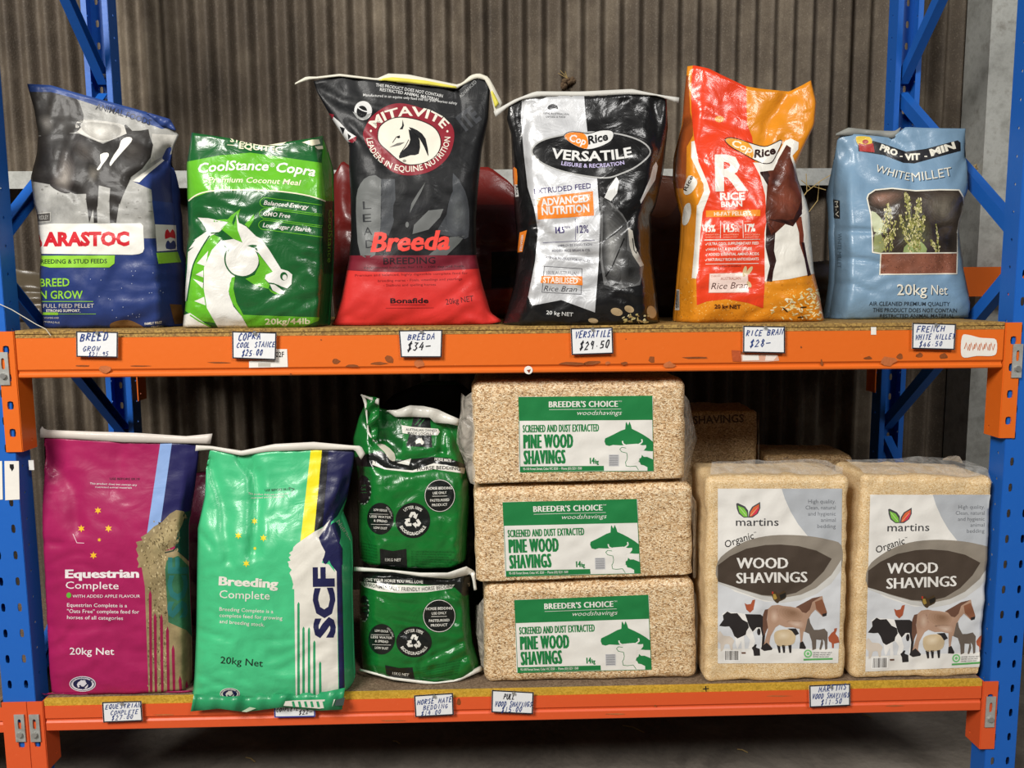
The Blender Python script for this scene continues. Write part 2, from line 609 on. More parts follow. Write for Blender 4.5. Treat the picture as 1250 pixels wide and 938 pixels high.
class Art:
    """a print traced as polygons; coordinates go through self.T into photo pixels"""
    def __init__(s, ox=0, oy=0, k=1.0, fn=None):
        s.items = []
        s.view(ox, oy, k, fn)

    def view(s, ox=0, oy=0, k=1.0, fn=None):
        s.k = k
        if fn is not None:
            s.T = fn
        else:
            s.T = lambda p: (ox + p[0] * k, oy + p[1] * k)
        return s

    def tri(s, tris, mat, l):
        s.items.append((mat, tris, l))

    def poly(s, pts, mat, l=1, sm=0, holes=()):
        if sm:
            pts = smooth_pts(pts, True, sm)
        loops = [[Vector((*s.T(p), 0)) for p in pts]] + [[Vector((*s.T(p), 0)) for p in h] for h in holes]
        flat = [p for lp in loops for p in lp]
        tr = tessellate_polygon(loops)
        s.tri([tuple((flat[i].x, flat[i].y) for i in t) for t in tr], mat, l)
        return s

    def soft(s, pts, h0, h1, fin, l=3, n=6, sm=3, c=None, p=.2):
        """printed tone grading from h0 at the outline to h1 inside"""
        P = smooth_pts(pts, True, sm) if sm else pts
        if c is None:
            c = (sum(q[0] for q in P) / len(P), sum(q[1] for q in P) / len(P))
        A_, B_ = [[int(h[i:i + 2], 16) for i in (1, 3, 5)] for h in (h0, h1)]
        for i in range(n):
            t = i / (n - 1)
            f_ = 1 - (1 - p) * t
            col = '#%02x%02x%02x' % tuple(int(a_ + (b_ - a_) * t) for a_, b_ in zip(A_, B_))
            s.poly([(c[0] + (q[0] - c[0]) * f_, c[1] + (q[1] - c[1]) * f_) for q in P], M(col, fin), l + i * .12)
        return s

    def rect(s, x0, y0, x1, y1, mat, l=1):
        return s.poly([(x0, y0), (x1, y0), (x1, y1), (x0, y1)], mat, l)

    def ell(s, cx, cy, rx, ry, mat, l=1, rot=0.0, n=28, inner=0.0):
        def ring(f):
            out = []
            for i in range(n):
                a = 2 * math.pi * i / n
                x, y = rx * f * math.cos(a), ry * f * math.sin(a)
                out.append((cx + x * math.cos(rot) - y * math.sin(rot), cy + x * math.sin(rot) + y * math.cos(rot)))
            return out
        if inner:
            o_, i_ = ring(1), ring(inner)
            tr = []
            for a in range(n):
                b_ = (a + 1) % n
                q = [s.T(o_[a]), s.T(o_[b_]), s.T(i_[b_]), s.T(i_[a])]
                tr += [(q[0], q[1], q[2]), (q[0], q[2], q[3])]
            s.tri(tr, mat, l)
            return s
        return s.poly(ring(1), mat, l)

    def line(s, pts, w_, mat, l=2, closed=False, sm=0):
        if sm:
            pts = smooth_pts(pts, closed, sm)
        P = [Vector((p[0], p[1])) for p in pts]
        N = len(P)
        L, Rr = [], []
        for i in range(N):
            if closed:
                d0, d1 = P[i] - P[i - 1], P[(i + 1) % N] - P[i]
            else:
                d0 = P[i] - P[max(i - 1, 0)] if i else P[1] - P[0]
                d1 = P[min(i + 1, N - 1)] - P[i] if i < N - 1 else d0
            d0 = d0.normalized() if d0.length else d1.normalized()
            d1 = d1.normalized() if d1.length else d0
            t = (d0 + d1)
            t = t.normalized() if t.length > 0.1 else d1
            nrm = Vector((-t.y, t.x))
            ww = w_ / 2 / max(0.5, nrm.dot(Vector((-d1.y, d1.x))))
            L.append(P[i] + nrm * ww)
            Rr.append(P[i] - nrm * ww)
        tr = []
        for i in range(N if closed else N - 1):
            j = (i + 1) % N
            q = [s.T(x) for x in (L[i], L[j], Rr[j], Rr[i])]
            tr += [(q[0], q[1], q[2]), (q[0], q[2], q[3])]
        s.tri(tr, mat, l)
        return s

    def text(s, body, p0, p1, cap, mat, l=4, bold=0.0, bow=0.0, shear=0.0, res=2, space=1.0, path=None, dup=0.0):
        if dup:
            dv = (Vector(p1) - Vector(p0)).normalized() * dup
            for i_ in (0, 1, 2):
                s.text(body, Vector(p0) + dv * (i_ * .5), Vector(p1) - dv * (1 - i_ * .5), cap, mat, l + .3 * i_, bold, bow, shear, res, space)
            return s
        return s._text(body, p0, p1, cap, mat, l, bold, bow, shear, res, space, path)

    def _text(s, body, p0, p1, cap, mat, l=4, bold=0.0, bow=0.0, shear=0.0, res=2, space=1.0, path=None):
        """baseline from p0 to p1, fitted to that length; bow lifts the middle"""
        co, tr = text_tris(body, bold, shear, res, space)
        if len(tr) == 0:
            return s
        x0, x1 = co[:, 0].min(), co[:, 0].max()
        p0, p1 = Vector(p0), Vector(p1)
        d = p1 - p0
        n = Vector((d.y, -d.x)).normalized()
        ky = cap / CAPH
        out = []
        for x, y in co:
            u = (x - x0) / (x1 - x0)
            if path is None:
                q = p0 + d * u + n * (bow * 4 * u * (1 - u))
                tg = (d + n * (bow * 4 * (1 - 2 * u)))
            else:
                q, tg = path(u)
            nn = Vector((tg.y, -tg.x)).normalized()
            q = q + nn * (y * ky)
            out.append(s.T((q.x, q.y)))
        s.tri([(out[a], out[b_], out[c_]) for a, b_, c_ in tr], mat, l)
        return s

    def arc(s, body, c, rx, ry, a0, a1, cap, mat, l=4, bold=0.0, rot=0.0, **kw):
        """text round an ellipse; angles in degrees, 0 right, 90 down (image axes)"""
        cx, cy = c

        def path(u):
            a = R(a0 + (a1 - a0) * u)
            sg = 1 if a1 > a0 else -1
            x, y = rx * math.cos(a), ry * math.sin(a)
            tx, ty = -rx * math.sin(a) * sg, ry * math.cos(a) * sg
            cr, sr = math.cos(rot), math.sin(rot)
            return Vector((cx + x * cr - y * sr, cy + x * sr + y * cr)), Vector((tx * cr - ty * sr, tx * sr + ty * cr))
        return s.text(body, (0, 0), (1, 0), cap, mat, l, bold, path=path, **kw)

    def hand(s, body, p0, p1, h, mat, w_=None, l=4, seed=0):
        rnd = random.Random(hash(body) % 997 if False else sum(map(ord, body)) + seed)
        p0, p1 = Vector(p0), Vector(p1)
        d = p1 - p0
        n = Vector((d.y, -d.x)).normalized()
        N = len(body)
        step = 1.0 / N
        for i, ch in enumerate(body):
            jy, jx, hh = rnd.uniform(-.06, .06) * h, rnd.uniform(-.05, .05), h * rnd.uniform(.9, 1.1)
            for st in STROKES.get(ch, []):
                pts = []
                for (x, y) in st:
                    q = p0 + d * (step * (i + 0.1 + jx * .5 + x * 0.64)) + n * (y * hh + jy) + d.normalized() * (y * hh * 0.28)
                    pts.append((q.x, q.y))
                s.line(pts, w_ or h * 0.13, mat, l)
        return s

    def barcode(s, x0, y0, x1, y1, mat, white, l=3, seed=1, tilt=0.0):
        s.rect(x0 - (x1 - x0) * .1, y0 - (y1 - y0) * .06, x1 + (x1 - x0) * .1, y1 + (y1 - y0) * .12, white, l)
        rnd = random.Random(seed)
        x = x0
        while x < x1:
            w_ = rnd.choice((1, 1, 2, 3)) * (x1 - x0) / 46
            s.rect(x, y0, min(x + w_, x1), y1, mat, l + 1)
            x += w_ + rnd.choice((1, 1, 2)) * (x1 - x0) / 46
        return s


def clip_tri(sub, tri):
    """convex clip of polygon sub by triangle tri (positive area)"""
    out = sub
    for i in range(3):
        ax, ay = tri[i]
        bx, by = tri[(i + 1) % 3]
        ex, ey = bx - ax, by - ay
        inp, out = out, []
        if not inp:
            return out
        px_, py_ = inp[-1]
        pd = ex * (py_ - ay) - ey * (px_ - ax)
        for (x, y) in inp:
            d = ex * (y - ay) - ey * (x - ax)
            if d >= 0:
                if pd < 0:
                    t = pd / (pd - d)
                    out.append((px_ + (x - px_) * t, py_ + (y - py_) * t))
                out.append((x, y))
            elif pd >= 0:
                t = pd / (pd - d)
                out.append((px_ + (x - px_) * t, py_ + (y - py_) * t))
            px_, py_, pd = x, y, d
    return out


class Surface:
    """camera-facing triangles of a finished mesh, ready to take prints that follow it exactly"""
    def __init__(s, verts, tris, normals, cell=7.0):
        s.v, s.n, s.cell = verts, normals, cell
        s.p = [pix(v) for v in verts]
        s.grid = {}
        s.t = []
        for t in tris:
            a, b_, c_ = (s.p[i] for i in t)
            ar = (b_[0] - a[0]) * (c_[1] - a[1]) - (b_[1] - a[1]) * (c_[0] - a[0])
            fn = (verts[t[1]] - verts[t[0]]).cross(verts[t[2]] - verts[t[0]])
            if fn.dot(CAM - verts[t[0]]) <= 0 or abs(ar) < 1e-4:
                continue
            if ar < 0:
                t, a, b_, c_, ar = (t[0], t[2], t[1]), a, c_, b_, -ar
                flip = True
            else:
                flip = False
            k = len(s.t)
            bb = (min(a[0], b_[0], c_[0]), min(a[1], b_[1], c_[1]), max(a[0], b_[0], c_[0]), max(a[1], b_[1], c_[1]))
            s.t.append((t, [(a[0], a[1]), (b_[0], b_[1]), (c_[0], c_[1])], ar, flip, bb))
            for gx in range(int(bb[0] // cell), int(bb[2] // cell) + 1):
                for gy in range(int(bb[1] // cell), int(bb[3] // cell) + 1):
                    s.grid.setdefault((gx, gy), []).append(k)

    def lay(s, art, step=0.00016, lift=0.0002):
        V, N, Fc, Mt, mats = [], [], [], [], []
        cell = s.cell
        for mat, tris, layer in art.items:
            if mat not in mats:
                mats.append(mat)
            mi = mats.index(mat)
            eps = lift + step * layer
            for T in tris:
                (x0, y0), (x1, y1), (x2, y2) = T
                ar = (x1 - x0) * (y2 - y0) - (y1 - y0) * (x2 - x0)
                if abs(ar) < 1e-5:
                    continue
                sub = [T[0], T[1], T[2]] if ar > 0 else [T[0], T[2], T[1]]
                bx0, bx1 = min(x0, x1, x2), max(x0, x1, x2)
                by0, by1 = min(y0, y1, y2), max(y0, y1, y2)
                seen = set()
                for gx in range(int(bx0 // cell), int(bx1 // cell) + 1):
                    for gy in range(int(by0 // cell), int(by1 // cell) + 1):
                        for k in s.grid.get((gx, gy), ()):
                            if k in seen:
                                continue
                            seen.add(k)
                            t, q, tar, flip, bb = s.t[k]
                            if bb[0] > bx1 or bb[2] < bx0 or bb[1] > by1 or bb[3] < by0:
                                continue
                            pc = clip_tri(sub, q)
                            if len(pc) < 3:
                                continue
                            base = len(V)
                            i0, i1, i2 = t
                            w0, w1, w2 = s.p[i0][2], s.p[i1][2], s.p[i2][2]
                            for (x, y) in pc:
                                l0 = ((q[1][0] - x) * (q[2][1] - y) - (q[1][1] - y) * (q[2][0] - x)) / tar / w0
                                l1 = ((q[2][0] - x) * (q[0][1] - y) - (q[2][1] - y) * (q[0][0] - x)) / tar / w1
                                l2 = ((q[0][0] - x) * (q[1][1] - y) - (q[0][1] - y) * (q[1][0] - x)) / tar / w2
                                sm = l0 + l1 + l2
                                n = s.n[i0] * (l0 / sm) + s.n[i1] * (l1 / sm) + s.n[i2] * (l2 / sm)
                                n.normalize()
                                V.append(s.v[i0] * (l0 / sm) + s.v[i1] * (l1 / sm) + s.v[i2] * (l2 / sm) + n * eps)
                                N.append(n)
                            idx = list(range(base, len(V)))
                            if flip:
                                idx.reverse()
                            Fc.append(idx)
                            Mt.append(mi)
        return V, N, Fc, Mt, mats


def surface_of(verts, faces):
    """triangles and smooth normals"""
    me = bpy.data.meshes.new('tmp')
    me.from_pydata([tuple(v) for v in verts], [], faces)
    me.update()
    me.calc_loop_triangles()
    n = [Vector(v.normal) for v in me.vertices]
    tr = [tuple(t.vertices) for t in me.loop_triangles]
    bpy.data.meshes.remove(me)
    return Surface([Vector(v) for v in verts], tr, n)
# ------------------------------------------------------------------ levels
L = 2.74
ZU, ZL, ZF = 1.0577, 0.0, -0.45      # upper board top, lower board top, floor
DEPTH = 0.835
YWALL = 1.10

# ------------------------------------------------------------------ setting: floor, wall, girt, column
mb = MB()
mb.box((-4.0, -7.0, ZF - 0.1), (7.0, 1.3, ZF), MAT_FLOOR)
o = mb.build('floor')
o['kind'] = 'structure'


def corrugated(x0, x1, y, z0, z1, pitch, amp, phase=0.0):
    n = int((x1 - x0) / pitch * 12)
    vs, fs = [], []
    for i in range(n + 1):
        x = x0 + (x1 - x0) * i / n
        ph = 2 * math.pi * (x / pitch) + phase
        yy = y + amp * math.sin(ph) + 0.15 * amp * math.sin(2 * ph)
        vs += [(x, yy, z0), (x, yy, z1)]
    k = len(vs)
    vs += [(a, b_ + 0.004, c_) for a, b_, c_ in vs]
    for i in range(n):
        a = 2 * i
        fs.append((a, a + 2, a + 3, a + 1))
        fs.append((k + a, k + a + 1, k + a + 3, k + a + 2))
    fs += [(0, 1, k + 1, k), (2 * n, k + 2 * n, k + 2 * n + 1, 2 * n + 1)]
    return vs, fs


mb = MB()
vs, fs = corrugated(-4.0, 1.28, YWALL, ZF, 4.0, 0.0762, 0.019)
mb.add(vs, fs, MAT_WALL)
vs, fs = corrugated(1.23, 7.0, YWALL - 0.007, ZF, 4.0, 0.0762, 0.019, 0.5)
mb.add(vs, fs, MAT_WALL)
o = mb.build('wall_back', smooth=True)
o['kind'] = 'structure'

zg1, zg0 = at(600, 207, 0.98).z, at(600, 228, 0.98).z
mb = MB()
mb.prism([(0.98, zg0), (0.98, zg1), (1.08, zg1), (1.08, zg1 - 0.003), (0.985, zg1 - 0.003), (0.985, zg0 + 0.02), (0.983, zg0)], -4.0, 7.0, MAT_GALV)
o = mb.build('trim_1')
o['kind'] = 'structure'
o['label'] = 'grey steel rail running along the corrugated wall'

xa, xb = at(1190, 150, 0.97).x, at(1236, 150, 0.97).x
mb = MB()
mb.prism([(xa, 0.90), (xb, 0.90), (xb, 0.906), (xa + 0.006, 0.906), (xa + 0.006, 1.06), (xb, 1.06), (xb, 1.066), (xa, 1.066)], ZF, 4.0, MAT_GALV, 'z')
o = mb.build('trim_2')
o['kind'] = 'structure'
o['label'] = 'dusty grey steel column against the wall'

# ------------------------------------------------------------------ pallet rack
rack = thing('pallet_rack', 'blue and orange steel pallet rack carrying two shelves of bagged goods', 'shelving rack', (L / 2, 0, ZF))


def plate_holes(mb, O, U, V, w_, h_, holes, mat, mrg=0.0):
    """flat plate O + u*U + v*V with octagonal/teardrop holes [(u, v, ru, rv, squareness)]; cut in rows"""
    O, U, V = Vector(O), Vector(U), Vector(V)
    holes = sorted(holes, key=lambda q: (round(q[1], 4), q[0]))
    rows = {}
    for hq in holes:
        rows.setdefault(round(hq[1], 4), []).append(hq)
    vs, fs = [], []

    def P(u, v_):
        vs.append(O + U * u + V * v_)
        return len(vs) - 1

    def quad(u0, v0, u1, v1):
        if u1 - u0 > 1e-6 and v1 - v0 > 1e-6:
            fs.append((P(u0, v0), P(u1, v0), P(u1, v1), P(u0, v1)))
    y = 0.0
    for v_ in sorted(rows):
        rv = max(q[3] for q in rows[v_])
        c0, c1 = v_ - rv * 1.25, v_ + rv * 1.25
        c0, c1 = max(c0, y), min(c1, h_)
        if c1 <= c0:
            continue
        quad(0, y, w_, c0)
        x = 0.0
        for (u, vv, ru, rv_, sq) in rows[v_]:
            a0, a1 = max(u - ru * 1.3, 0), min(u + ru * 1.3, w_)
            quad(x, c0, a0, c1)
            outer = [(a1, vv), (a1, c1), (u, c1), (a0, c1), (a0, vv), (a0, c0), (u, c0), (a1, c0)]
            inner = []
            for k in range(8):
                a = k * math.pi / 4
                e = sq
                cx_, sy_ = math.cos(a), math.sin(a)
                inner.append((u + ru * math.copysign(abs(cx_) ** e, cx_) if abs(cx_) > 1e-6 else u,
                              vv + rv_ * math.copysign(abs(sy_) ** e, sy_) if abs(sy_) > 1e-6 else vv))
            oi = [P(*q) for q in outer]
            ii = [P(*q) for q in inner]
            for k in range(8):
                j = (k + 1) % 8
                fs.append((oi[k], oi[j], ii[j], ii[k]))
            x = a1
        quad(x, c0, w_, c1)
        y = c1
    quad(0, y, w_, h_)
    mb.add(vs, fs, mat)


def solidify(o, t):
    md = o.modifiers.new('thickness', 'SOLIDIFY')
    md.thickness = t
    md.offset = 0
    return o


UTOP = 2.75


def upright(x0, x1, yf, yb, flip):
    """open C post; the perforated web is at yf; flip = web looks to the back"""
    h_ = UTOP - ZF
    mb = MB()
    wv = abs(x1 - x0)
    n = int(h_ / 0.0762)
    holes = []
    for i in range(n):
        z = 0.04 + i * 0.0762
        holes += [(0.022, z, 0.006, 0.013, 0.7), (wv - 0.022, z, 0.006, 0.013, 0.7)]
    plate_holes(mb, (x0, yf, ZF), (1, 0, 0), (0, 0, 1), wv, h_, holes, MAT_BLUE)
    side = []
    for i in range(n):
        side.append((0.030, 0.06 + i * 0.0762, 0.0045, 0.0045, 1.0))
    dy = yb - yf
    sg = 1 if dy > 0 else -1
    for x in (x0, x1):
        plate_holes(mb, (x, yf, ZF), (0, sg, 0), (0, 0, 1), abs(dy), h_, side, MAT_BLUE)
    lip = 0.018
    for a, b_ in ((x0, x0 + lip), (x1 - lip, x1)):
        mb.add([(a, yb, ZF), (b_, yb, ZF), (b_, yb, UTOP), (a, yb, UTOP)], [(0, 1, 2, 3)], MAT_BLUE)
    mb.box((x0 - 0.02, min(yf, yb) - 0.02, ZF + 0.001), (x1 + 0.02, max(yf, yb) + 0.02, ZF + 0.006), MAT_BLUE)
    o = mb.build('upright', rack, fixn=False)
    return solidify(o, 0.0025)


for (x0, x1) in ((-0.112, -0.022), (L + .022, L + 0.112)):
    upright(x0, x1, 0.006, 0.075, False)
    upright(x0, x1, DEPTH, DEPTH - 0.07, True)


# zig-zag braces between the front and the back post of each frame
def zof(px, py, X):
    """height of the picture point on the plane x = X"""
    d = ray(px, py)
    q = CAM + d * ((X - CAM.x) / d.x)
    return q


def brace(X, ya, za, yb, zb):
    A, B = Vector((X, ya, za)), Vector((X, yb, zb))
    d = (B - A).normalized()
    u = Vector((1, 0, 0))
    n = d.cross(u).normalized()
    prof = [(-.016, -.020), (.016, -.020), (.016, -.017), (-.013, -.017), (-.013, .017), (.016, .017), (.016, .020), (-.016, .020)]
    vs, fs = [], []
    for P_ in (A, B):
        for a, c_ in prof:
            vs.append(P_ + u * a + n * c_)
    k = len(prof)
    fs = [(i, (i + 1) % k, k + (i + 1) % k, k + i) for i in range(k)] + [tuple(range(k))[::-1], tuple(range(k, 2 * k))]
    mb = MB()
    mb.add(vs, fs, MAT_BLUE)
    # bolt heads
    for P_ in (A + d * .02, B - d * .02):
        mb.tube([P_ - u * .022, P_ + u * .024], .008, MAT_GALV, 6)
    mb.build('brace', rack)


zb1 = at(1085, 108, DEPTH - 0.04).z
zb2 = at(1075, 528, DEPTH - 0.04).z
step = (zb1 - zb2)
zf1 = (zb1 + zb2) / 2 + 0.02
for X in (-0.067, L + 0.067):
    brace(X, 0.05, zb1 + step * 0.55, DEPTH - 0.03, zb1 + 0.03)
    brace(X, DEPTH - 0.03, zb1 - 0.03, 0.05, zf1 + 0.03)
    brace(X, 0.05, zf1 - 0.03, DEPTH - 0.03, zb2 + 0.03)
    brace(X, DEPTH - 0.03, zb2 - 0.03, 0.05, zb2 - step * 0.5 + 0.03)


def connector(name, x0, x1, zt, zb, yb, parent, side, mat, out=-1):
    """L-shaped end plate of a beam: slotted front plate over the post and a flange beside it"""
    mb = MB()
    h_ = zt - zb
    n = max(2, int(h_ / 0.0762))
    holes = [(abs(x1 - x0) * 0.5, h_ - 0.05 - i * 0.0762, 0.009, 0.012, 0.55) for i in range(n) if h_ - 0.05 - i * 0.0762 > .02]
    yq = yb
    plate_holes(mb, (x0, yq, zb), (1, 0, 0), (0, 0, 1), x1 - x0, h_, holes, mat)
    xs = x1 if side == 'L' else x0
    ysg = 0.072 if out < 0 else -0.072
    plate_holes(mb, (xs, yq, zb), (0, 1 if ysg > 0 else -1, 0), (0, 0, 1), abs(ysg), h_, [(0.05, 0.025, .004, .004, 1)], mat)
    o = mb.build('end_connector', parent, fixn=False)
    solidify(o, 0.004)
    return o


def lug(parent, x, z, y):
    mb = MB()
    mb.box((x - .007, y, z - .012), (x + .007, y + .003, z + .006), MAT_BLUE)
    mb.build('lug', parent)


def clip(parent, x, y, z0, z1):
    """galvanised safety clip with a bolt"""
    mb = MB()
    plate_holes(mb, (x - .014, y, z0), (1, 0, 0), (0, 0, 1), .028, z1 - z0, [(.014, (z1 - z0) * .65, .005, .016, .6)], MAT_GALV)
    o = mb.build('safety_clip', parent, fixn=False)
    solidify(o, .003)
    mb = MB()
    zc = z0 + (z1 - z0) * .28
    mb.tube([(x, y - .008, zc), (x, y + .003, zc)], .008, MAT_PIN, 8)
    mb.build('clip_bolt', o)


def beam(zt, hgt, y0, y1, conn, mat, front=True, clips=()):
    """boxy beam with a pressed step near its lower edge"""
    zb = zt - hgt
    if front:
        g = hgt * (0.16 if hgt > .09 else 0.45)
        prof = [(y0, zt), (y0, zb + g + .006), (y0 + .005, zb + g), (y0 + .005, zb + g - .004), (y0 + .001, zb + g - .009), (y0 + .001, zb + .003), (y0 + .004, zb), (y1, zb), (y1, zt)]
    else:
        prof = [(y0, zt), (y0, zb), (y1, zb), (y1, zt)]
    mb = MB()
    mb.prism(prof, 0.006, L - 0.006, mat)
    o = mb.build('beam', rack)
    yq = 0.001 if front else DEPTH + 0.004
    connector('end_connector', -0.043, 0.0, conn[0], conn[1], yq, o, 'L', mat, -1 if front else 1)
    connector('end_connector', L, L + 0.043, conn[0], conn[2], yq, o, 'R', mat, -1 if front else 1)
    for (x, za, zb_) in clips:
        clip(o, x, yq - .005, za, zb_)
    return o


T = 0.021
zc_ul = at(20, 552, 0.0).z
zc_ur = at(1220, 535, 0.0).z
UB = beam(ZU - T, 0.109, 0.0, 0.05, (ZU - 0.002, zc_ul, zc_ur), MAT_ORANGE, True,
          ((-0.030, at(8, 470, 0).z, at(8, 430, 0).z), (L + 0.034, at(1243, 461, 0).z, at(1243, 420, 0).z)))
LB = beam(ZL - 0.019, 0.076, 0.0, 0.05, (ZL - 0.004, -0.215, -0.215), MAT_ORANGE2, True,
          ((-0.024, at(40, 905, 0).z, at(40, 872, 0).z), (L + 0.022, at(1214, 887, 0).z, at(1214, 850, 0).z)))
beam(ZU - T, 0.109, DEPTH - 0.05, DEPTH, (ZU - 0.002, ZU - 0.30, ZU - 0.30), MAT_ORANGE, False)
beam(ZL - 0.019, 0.076, DEPTH - 0.05, DEPTH, (ZL - 0.004, -0.215, -0.215), MAT_ORANGE2, False)

# scuffs and paper remnants on the two front beams


def on_plane(art, Y, name, parent, lift=0.0006, step=0.00025):
    vs, fs, mi, mats = [], [], [], []
    for mat, tris, l in art.items:
        if mat not in mats:
            mats.append(mat)
        for t in tris:
            (x0, y0), (x1, y1), (x2, y2) = t
            ar = (x1 - x0) * (y2 - y0) - (y1 - y0) * (x2 - x0)
            tt = t if ar < 0 else (t[0], t[2], t[1])
            k = len(vs)
            vs += [at(p[0], p[1], Y - lift - step * l) for p in tt]
            fs.append((k, k + 1, k + 2))
            mi.append(mats.index(mat))
    return build(name, vs, fs, mats, mi, parent)


a = Art()
sc1, sc2, sc3 = M('#8a4a22', 'dust'), M('#d9cfc2', 'dust'), M('#b9683a', 'dust')
rnd = random.Random(4)


def scuff(cx, cy, w_, h_, mat, n=9, l=1):
    pts = []
    for i in range(n):
        an = 2 * math.pi * i / n
        rr = rnd.uniform(.55, 1.0)
        pts.append((cx + w_ / 2 * rr * math.cos(an), cy + h_ / 2 * rr * math.sin(an)))
    a.poly(pts, mat, l)


for (cx, cy, w_, h_, mt) in ((128, 452, 22, 12, sc3), (100, 447, 26, 2.5, sc1), (172, 447, 30, 2, sc1), (268, 443, 34, 2.5, sc1), (410, 441, 12, 8, sc1), (430, 447, 22, 5, sc1),
                             (462, 444, 26, 5, sc1), (475, 439, 13, 14, sc1), (513, 444, 16, 13, sc3), (700, 444, 40, 5, sc1), (722, 443, 30, 7, sc1), (742, 443, 9, 6, sc3),
                             (762, 444, 10, 6, sc1), (795, 439, 10, 11, sc1), (816, 446, 20, 11, sc3), (850, 437, 40, 3, sc1), (906, 434, 14, 12, sc1), (978, 424, 3, 3, sc1),
                             (1003, 443, 4, 10, sc1), (1060, 437, 14, 5, sc1), (1085, 441, 23, 14, sc3), (1098, 435, 11, 9, sc1), (1122, 434, 10, 8, sc1), (1152, 435, 16, 8, sc1),
                             (355, 457, 3, 3, sc1), (392, 415, 3, 2, sc1), (764, 414, 2, 2, sc1)):
    scuff(cx, cy, w_, h_, mt)
merge_into(UB, on_plane(a, 0.0, 'paint_scuff', UB))
a = Art()
for (cx, cy, w_, h_, mt) in ((560, 858, 6, 11, sc1), (200, 873, 30, 2, sc3), (480, 880, 40, 2, sc3), (950, 850, 40, 2, sc3), (1090, 862, 30, 2, sc3), (750, 872, 30, 2, sc3), (800, 862, 3, 3, sc1)):
    scuff(cx, cy, w_, h_, mt)
merge_into(LB, on_plane(a, 0.0, 'paint_scuff', LB))


def sticker(art, name, label, Y=0.0, parent=UB):
    o = on_plane(art, Y, name, parent, 0.0012)
    o['label'] = label
    return o


PAPER = M('#e8e4dc', 'paper')
INK = M('#1c1c1e', 'paper')
a = Art(0, 380, .32).poly([(950, 190), (1040, 186), (1050, 145), (1095, 145), (1098, 213), (950, 216)], PAPER, 1).text('02F', (1052, 176), (1084, 175), 20, INK, 2, .015)
a.rect(985, 198, 1032, 212, M('#bdb6aa', 'paper'), 2)
sticker(a, 'sticker', 'torn white label reading 02F')
a = Art(800, 380, .36).poly([(1040, 85), (1060, 80), (1100, 90), (1130, 92), (1156, 98), (1157, 140), (1140, 152), (1090, 152), (1048, 158), (1036, 140)], PAPER, 1, 3)
for i in range(6):
    x = 1048 + i * 17
    a.line([(x, 128 + (i % 2) * 6), (x + 6, 108), (x + 12, 132), (x + 18, 112)], 3.5, M('#c4734a', 'paper'), 2)
sticker(a, 'sticker', 'white peeling paper label with faded scribble')
a = Art(800, 380, .36).poly([(290, 147), (370, 146), (415, 148), (420, 168), (380, 172), (292, 171)], M('#d8a48c', 'paper'), 1).poly([(258, 132), (290, 134), (290, 172), (262, 170)], M('#b5532a', 'dust'), 1)
a.poly([(295, 150), (350, 149), (352, 166), (296, 168)], PAPER, 2).poly([(375, 148), (415, 150), (400, 168), (372, 168)], M('#e9d9cf', 'paper'), 2)
sticker(a, 'sticker', 'torn pinkish paper remnant')
a = Art(800, 380, .36).rect(731, 54, 749, 80, PAPER, 1)
sticker(a, 'sticker', 'small white square of tape')
a = Art().ell(645, 452, 5.2, 5.0, PAPER, 1).poly([(643, 452), (648, 451), (646, 456)], M('#8a3a22', 'paper'), 2)
sticker(a, 'sticker', 'round white sticker near lower lip')
a = Art(0, 480, .4887)
for x0_, x1_ in ((-14, 5), (11, 47)):
    a.poly([(x0_, 170), (x1_, 170), (x1_ + 2, 266), (x0_ + 2, 268)], PAPER, 1)
a.poly([(24, 178), (34, 178), (35, 188), (30, 196), (24, 186)], INK, 2)
up0 = [o for o in rack.children if o.name.startswith('upright')][0]
on_plane(a, 0.006, 'sticker', up0, 0.0025)

# neighbouring bays share the end posts
nb = thing('rack_beam', 'orange beam of the neighbouring bay left of the blue post, low down', 'rack beam', (-0.9, 0, -0.1))
mb = MB()
mb.prism([(0, -.019), (0, -.06), (.005, -.066), (.001, -.072), (.001, -.095), (.05, -.095), (.05, -.019)], -1.6, -0.1145, MAT_ORANGE2)
mb.build('beam_rail', nb)
mb = MB()
hq = [(.0225, .21 - .05 - i * .0762, .009, .012, .55) for i in range(2)]
hq = [(.0475, q_[1], q_[2], q_[3], q_[4]) for q_ in hq]
plate_holes(mb, (-0.1145, 0.001, -.215), (1, 0, 0), (0, 0, 1), .0695, .211, hq, MAT_ORANGE2)
solidify(mb.build('end_connector', nb, fixn=False), .004)
clip(nb, -0.066, -0.004, at(22, 905, 0).z, at(22, 872, 0).z)
mb = MB()
mb.box((-1.6, 0.0, -0.019), (-0.117, 0.8, -0.0005), MAT_BOARD_TOP)
tag(mb.build('shelf_board'), 'dusty board on the neighbouring bay at the far left', 'shelf board')

zr1, zr0 = at(1200, 326, DEPTH - .05).z, at(1200, 362, DEPTH - .05).z
nb = thing('rack_beam', 'orange beam behind the right post beside the blue millet bag', 'rack beam', (3.6, DEPTH, zr0))
mb = MB()
mb.prism([(DEPTH - .05, zr1), (DEPTH - .05, zr0), (DEPTH, zr0), (DEPTH, zr1)], L + 0.1145, L + 1.6, MAT_ORANGE)
mb.build('beam_rail', nb)
mb = MB()
hq = [(.0225, .21 - .05 - i * .0762, .009, .012, .55) for i in range(2)]
plate_holes(mb, (L + .047, DEPTH + .004, zr1 - .21), (1, 0, 0), (0, 0, 1), .044, .211, hq, MAT_ORANGE)
solidify(mb.build('end_connector', nb, fixn=False), .004)

